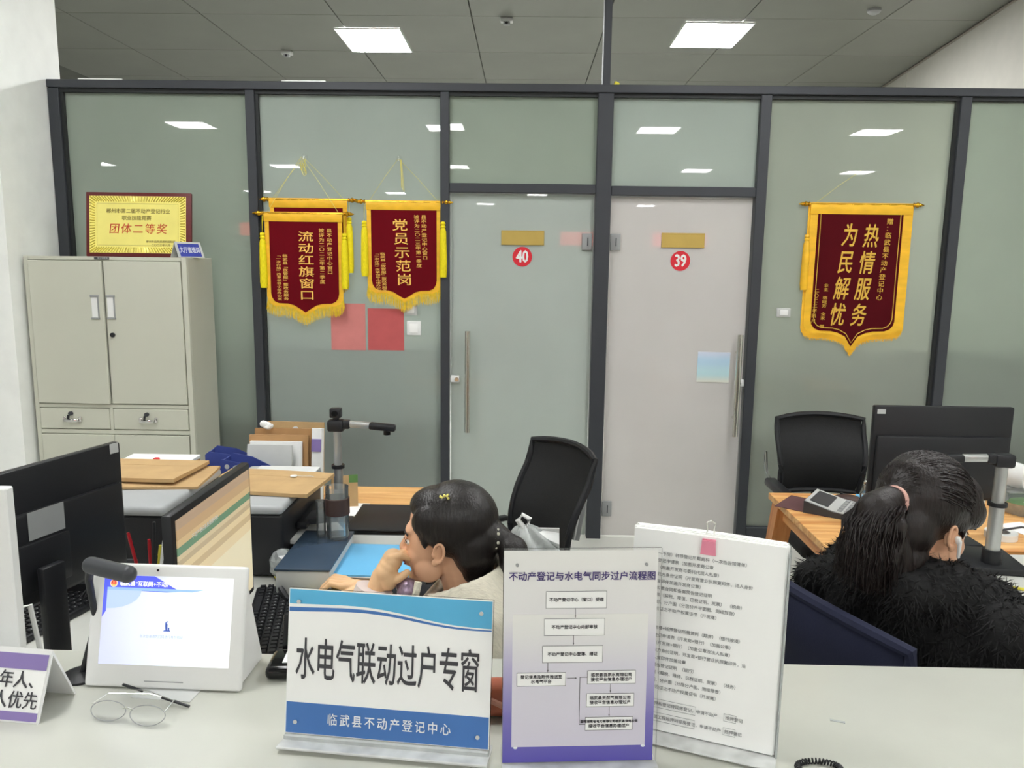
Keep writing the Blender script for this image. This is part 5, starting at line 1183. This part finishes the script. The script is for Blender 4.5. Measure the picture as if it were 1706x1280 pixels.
for i in range(22):
    a = random.uniform(0, 2*pi); l = random.uniform(.035, .055)
    h2.c(b, (-.155+l*cos(a)*.7, -.027+l*sin(a), random.uniform(-.07, .02)), .013, (-.145+l*cos(a)*1.1, -.03+l*sin(a)*1.1, -.09+random.uniform(-.05, .02)), .005)
blob('ponytail', b, 'hair2', w2, .0045, 3)
ring = []
dv = (h2.p(-.145, -.026, .04)-h2.p(-.105, -.02, .045)).normalized(); a1 = dv.cross(V((0, 0, 1))).normalized(); a2 = dv.cross(a1)
ring = [h2.p(-.128, -.025, .043)+a1*.027*cos(t)+a2*.027*sin(t) for t in [2*pi*i/20 for i in range(20)]]
b = B(); b.tube(ring, .0055, 8, True); b.out('hair_tie', pm('pink_hair_tie', (216, 170, 158), .6), w2, True)
b = B(); b.cap(h2.p(.008, -.082, .002), .0065, h2.p(.010, -.084, -.003), .0065); b.cap(h2.p(.010, -.087, -.002), .0042, h2.p(.020, -.086, -.034), .0036); blob('earbud', b, 'white', w2, .0012, 2)
M['hair_fine'] = M['hair2']
def strands(h, n, gen, mat, parent, seed, r=.0014):
    rnd = random.Random(seed); b = B()
    for k in range(n): b.tube([h.p(*q) for q in gen(rnd)], [r*.8, r, r, r*.7, r*.3], 4)
    q = b.out('loose_strands', mat, parent, True); q['kind'] = 'stuff'
def tail2(rnd):
    a = rnd.uniform(0, 2*pi); l = rnd.uniform(.8, 1.12); w = rnd.uniform(-.012, .012)
    return [(-.125+.024*cos(a)*l, -.025+.024*sin(a)*l, .044), (-.155+.038*cos(a)*l, -.026+.040*sin(a)*l+w, .028), (-.167+.052*cos(a)*l, -.028+.050*sin(a)*l-w, -.02), (-.158+.060*cos(a)*l, -.03+.056*sin(a)*l+w, -.075), (-.14+.064*cos(a)*l, -.03+.058*sin(a)*l-w, -.125-rnd.uniform(0, .03))]
strands(h2, 260, tail2, 'hair2', w2, 3)
def cap2(rnd):
    a = rnd.uniform(-1.9, 1.9); el = rnd.uniform(-.1, 1.35); pts = []
    for t in (0, .25, .5, .75, 1):
        e_ = el+(1-t)*0; aa = a*(1-t*.95); f = .092*cos(e_)*cos(aa)*(1-t)-.115*t+(-.02); l = .093*cos(e_*.9)*sin(aa); u = .066+.100*sin(e_)*(1-t*.75)+.012*sin(pi*t)
        d = V((f+.022, l, (u-.066)*.95)); L = max(d.length, 1e-4); k = .104/L if L < .104 or True else 1
        pts.append((-.022+d.x*k*1.03, d.y*k*.88, .066+d.z*k*.96))
    return pts
strands(h2, 220, cap2, 'hair2', w2, 4, .0011)
nb2 = h2.p(-.07, 0, -.165)
b = B(); bx = V((cos(radians(24)), sin(radians(24)), 0)); by = V((-bx.y, bx.x, 0)); bc2 = V((.90, 1.66, .065))
def bp(f, l, z): return bc2+bx*f+by*l+V((0, 0, z))
Rb = Matrix((bx, by, V((0, 0, 1)))).transposed()
b.ell(bp(.0, 0, .90), (.15, .225, .125), Rb); b.ell(bp(.0, 0, .76), (.15, .20, .16), Rb); b.ell(bp(.0, 0, 0.535), (.165, .20, .15), Rb); b.ell(bp(.02, 0, 0.465), (.18, .2, .09), Rb)
b.cap(bp(-.0, .19, .945), .082, bp(.0, -.19, .945), .082)
b.cap(bp(-.03, .15, 1.00), .062, bp(-.10, .03, 1.02), .066); b.cap(bp(-.10, .03, 1.02), .066, bp(-.07, -.07, 1.02), .062); b.cap(bp(-.07, -.07, 1.02), .062, bp(.02, -.12, 1.0), .055); b.cap(bp(-.06, .02, .99), .08, bp(-.02, -.06, .99), .08); b.cap(bp(.0, -.11, 1.0), .055, bp(.08, -.10, .985), .045); b.cap(bp(-.02, .10, 1.0), .055, bp(.08, .10, .98), .045)
cch = [(1352, 962, 1.77, .042), (1390, 955, 1.74, .048), (1440, 968, 1.62, .052), (1500, 988, 1.54, .05), (1560, 998, 1.53, .048), (1635, 994, 1.56, .045), (1672, 1010, 1.60, .045), (1690, 1050, 1.60, .05)]
for p_, q_ in zip(cch, cch[1:]): b.cap(aty(*p_[:3]), p_[3], aty(*q_[:3]), q_[3])
for x, y, Y, r in cch[1:7]: b.cap(aty(x, y, Y), r, aty(x, y+45, Y+.05), r+.03)
e_r, e_l = bp(.16, -.27, .76), bp(.13, .27, .76); q_r, q_l = bp(.36, -.20, .74), bp(.36, .18, .74)
b.cap(bp(0, -.19, .935), .082, e_r, .066); b.cap(e_r, .064, e_r.lerp(q_r, .8), .05); b.cap(bp(0, .19, .935), .082, e_l, .066); b.cap(e_l, .064, e_l.lerp(q_l, .8), .05)
ctb = blob('fur_coat', b, 'fur', w2, .009, 4)
# fur tufts over the coat
me = ctb.data; fb = B(); rnd = random.Random(5); polys = [p for p in me.polygons if (p.center.z > .62)]
tot = len(polys)
for k in range(15000):
    p = polys[rnd.randrange(tot)]; n_ = p.normal; c = p.center
    t = V((rnd.uniform(-1, 1), rnd.uniform(-1, 1), rnd.uniform(-1.6, .4))); t = (t-n_*t.dot(n_)).normalized()
    L = rnd.uniform(.014, .032); tip = c+n_*L*.62+t*L*.9+V((0, 0, -.006)); s_ = n_.cross(t)*.0022
    v = [fb.bm.verts.new(x) for x in (c-s_-n_*.002, c+s_-n_*.002, tip)]; fb.bm.faces.new(v)
q = fb.out('fur_tufts', 'fur', w2, False, 0); q['kind'] = 'stuff'
b = B()
for l in (-.10, .10): b.cap(bp(.0, l, .465), .085, bp(.40, l, .465), .062); b.cap(bp(.40, l, .465), .06, bp(.42, l, .035), .043)
blob('trousers', b, 'trousers', w2, .01, 4)
for l in (-.10, .10):
    b = B(); b.ell(bp(.46, l, -.02), (.12, .045, .045), Rb); b.ell(bp(.41, l, .015), (.055, .045, .05), Rb); blob('shoe', b, 'shoe', w2, .006, 3)
for qv, el, sgn in ((q_r, e_r, 1), (q_l, e_l, -1)):
    b = B(); d = (qv-el).normalized(); sd = d.cross(V((0, 0, 1))); pl = qv+d*.05+V((0, 0, -.015))
    kn = [pl+d*.036+sd*(-.028+.019*i) for i in range(4)]; jn = [k+d*.028+V((0, 0, .004)) for k in kn]; tp = [j+d*.028+V((0, 0, -.016)) for j in jn]
    hand(b, qv-d*.01, pl, kn, jn, tp, (pl+sd*-.024*sgn, pl+d*.03+sd*-.046*sgn, pl+d*.055+sd*-.046*sgn)); blob('right_hand' if sgn > 0 else 'left_hand', b, 'skin2', w2, .0028, 3)
b = B(); b.tube([aty(1452, 914, 1.575), aty(1468, 924, 1.56), aty(1484, 934, 1.555), aty(1500, 941, 1.555)], [.004, .009, .008, .003], 8); b.out('white_neck_label', 'paper', w2, True)
bpy.data.scenes.remove(TMP)
for o in [o for o in bpy.data.objects if o.users == 0 or not o.users_scene]: bpy.data.objects.remove(o)
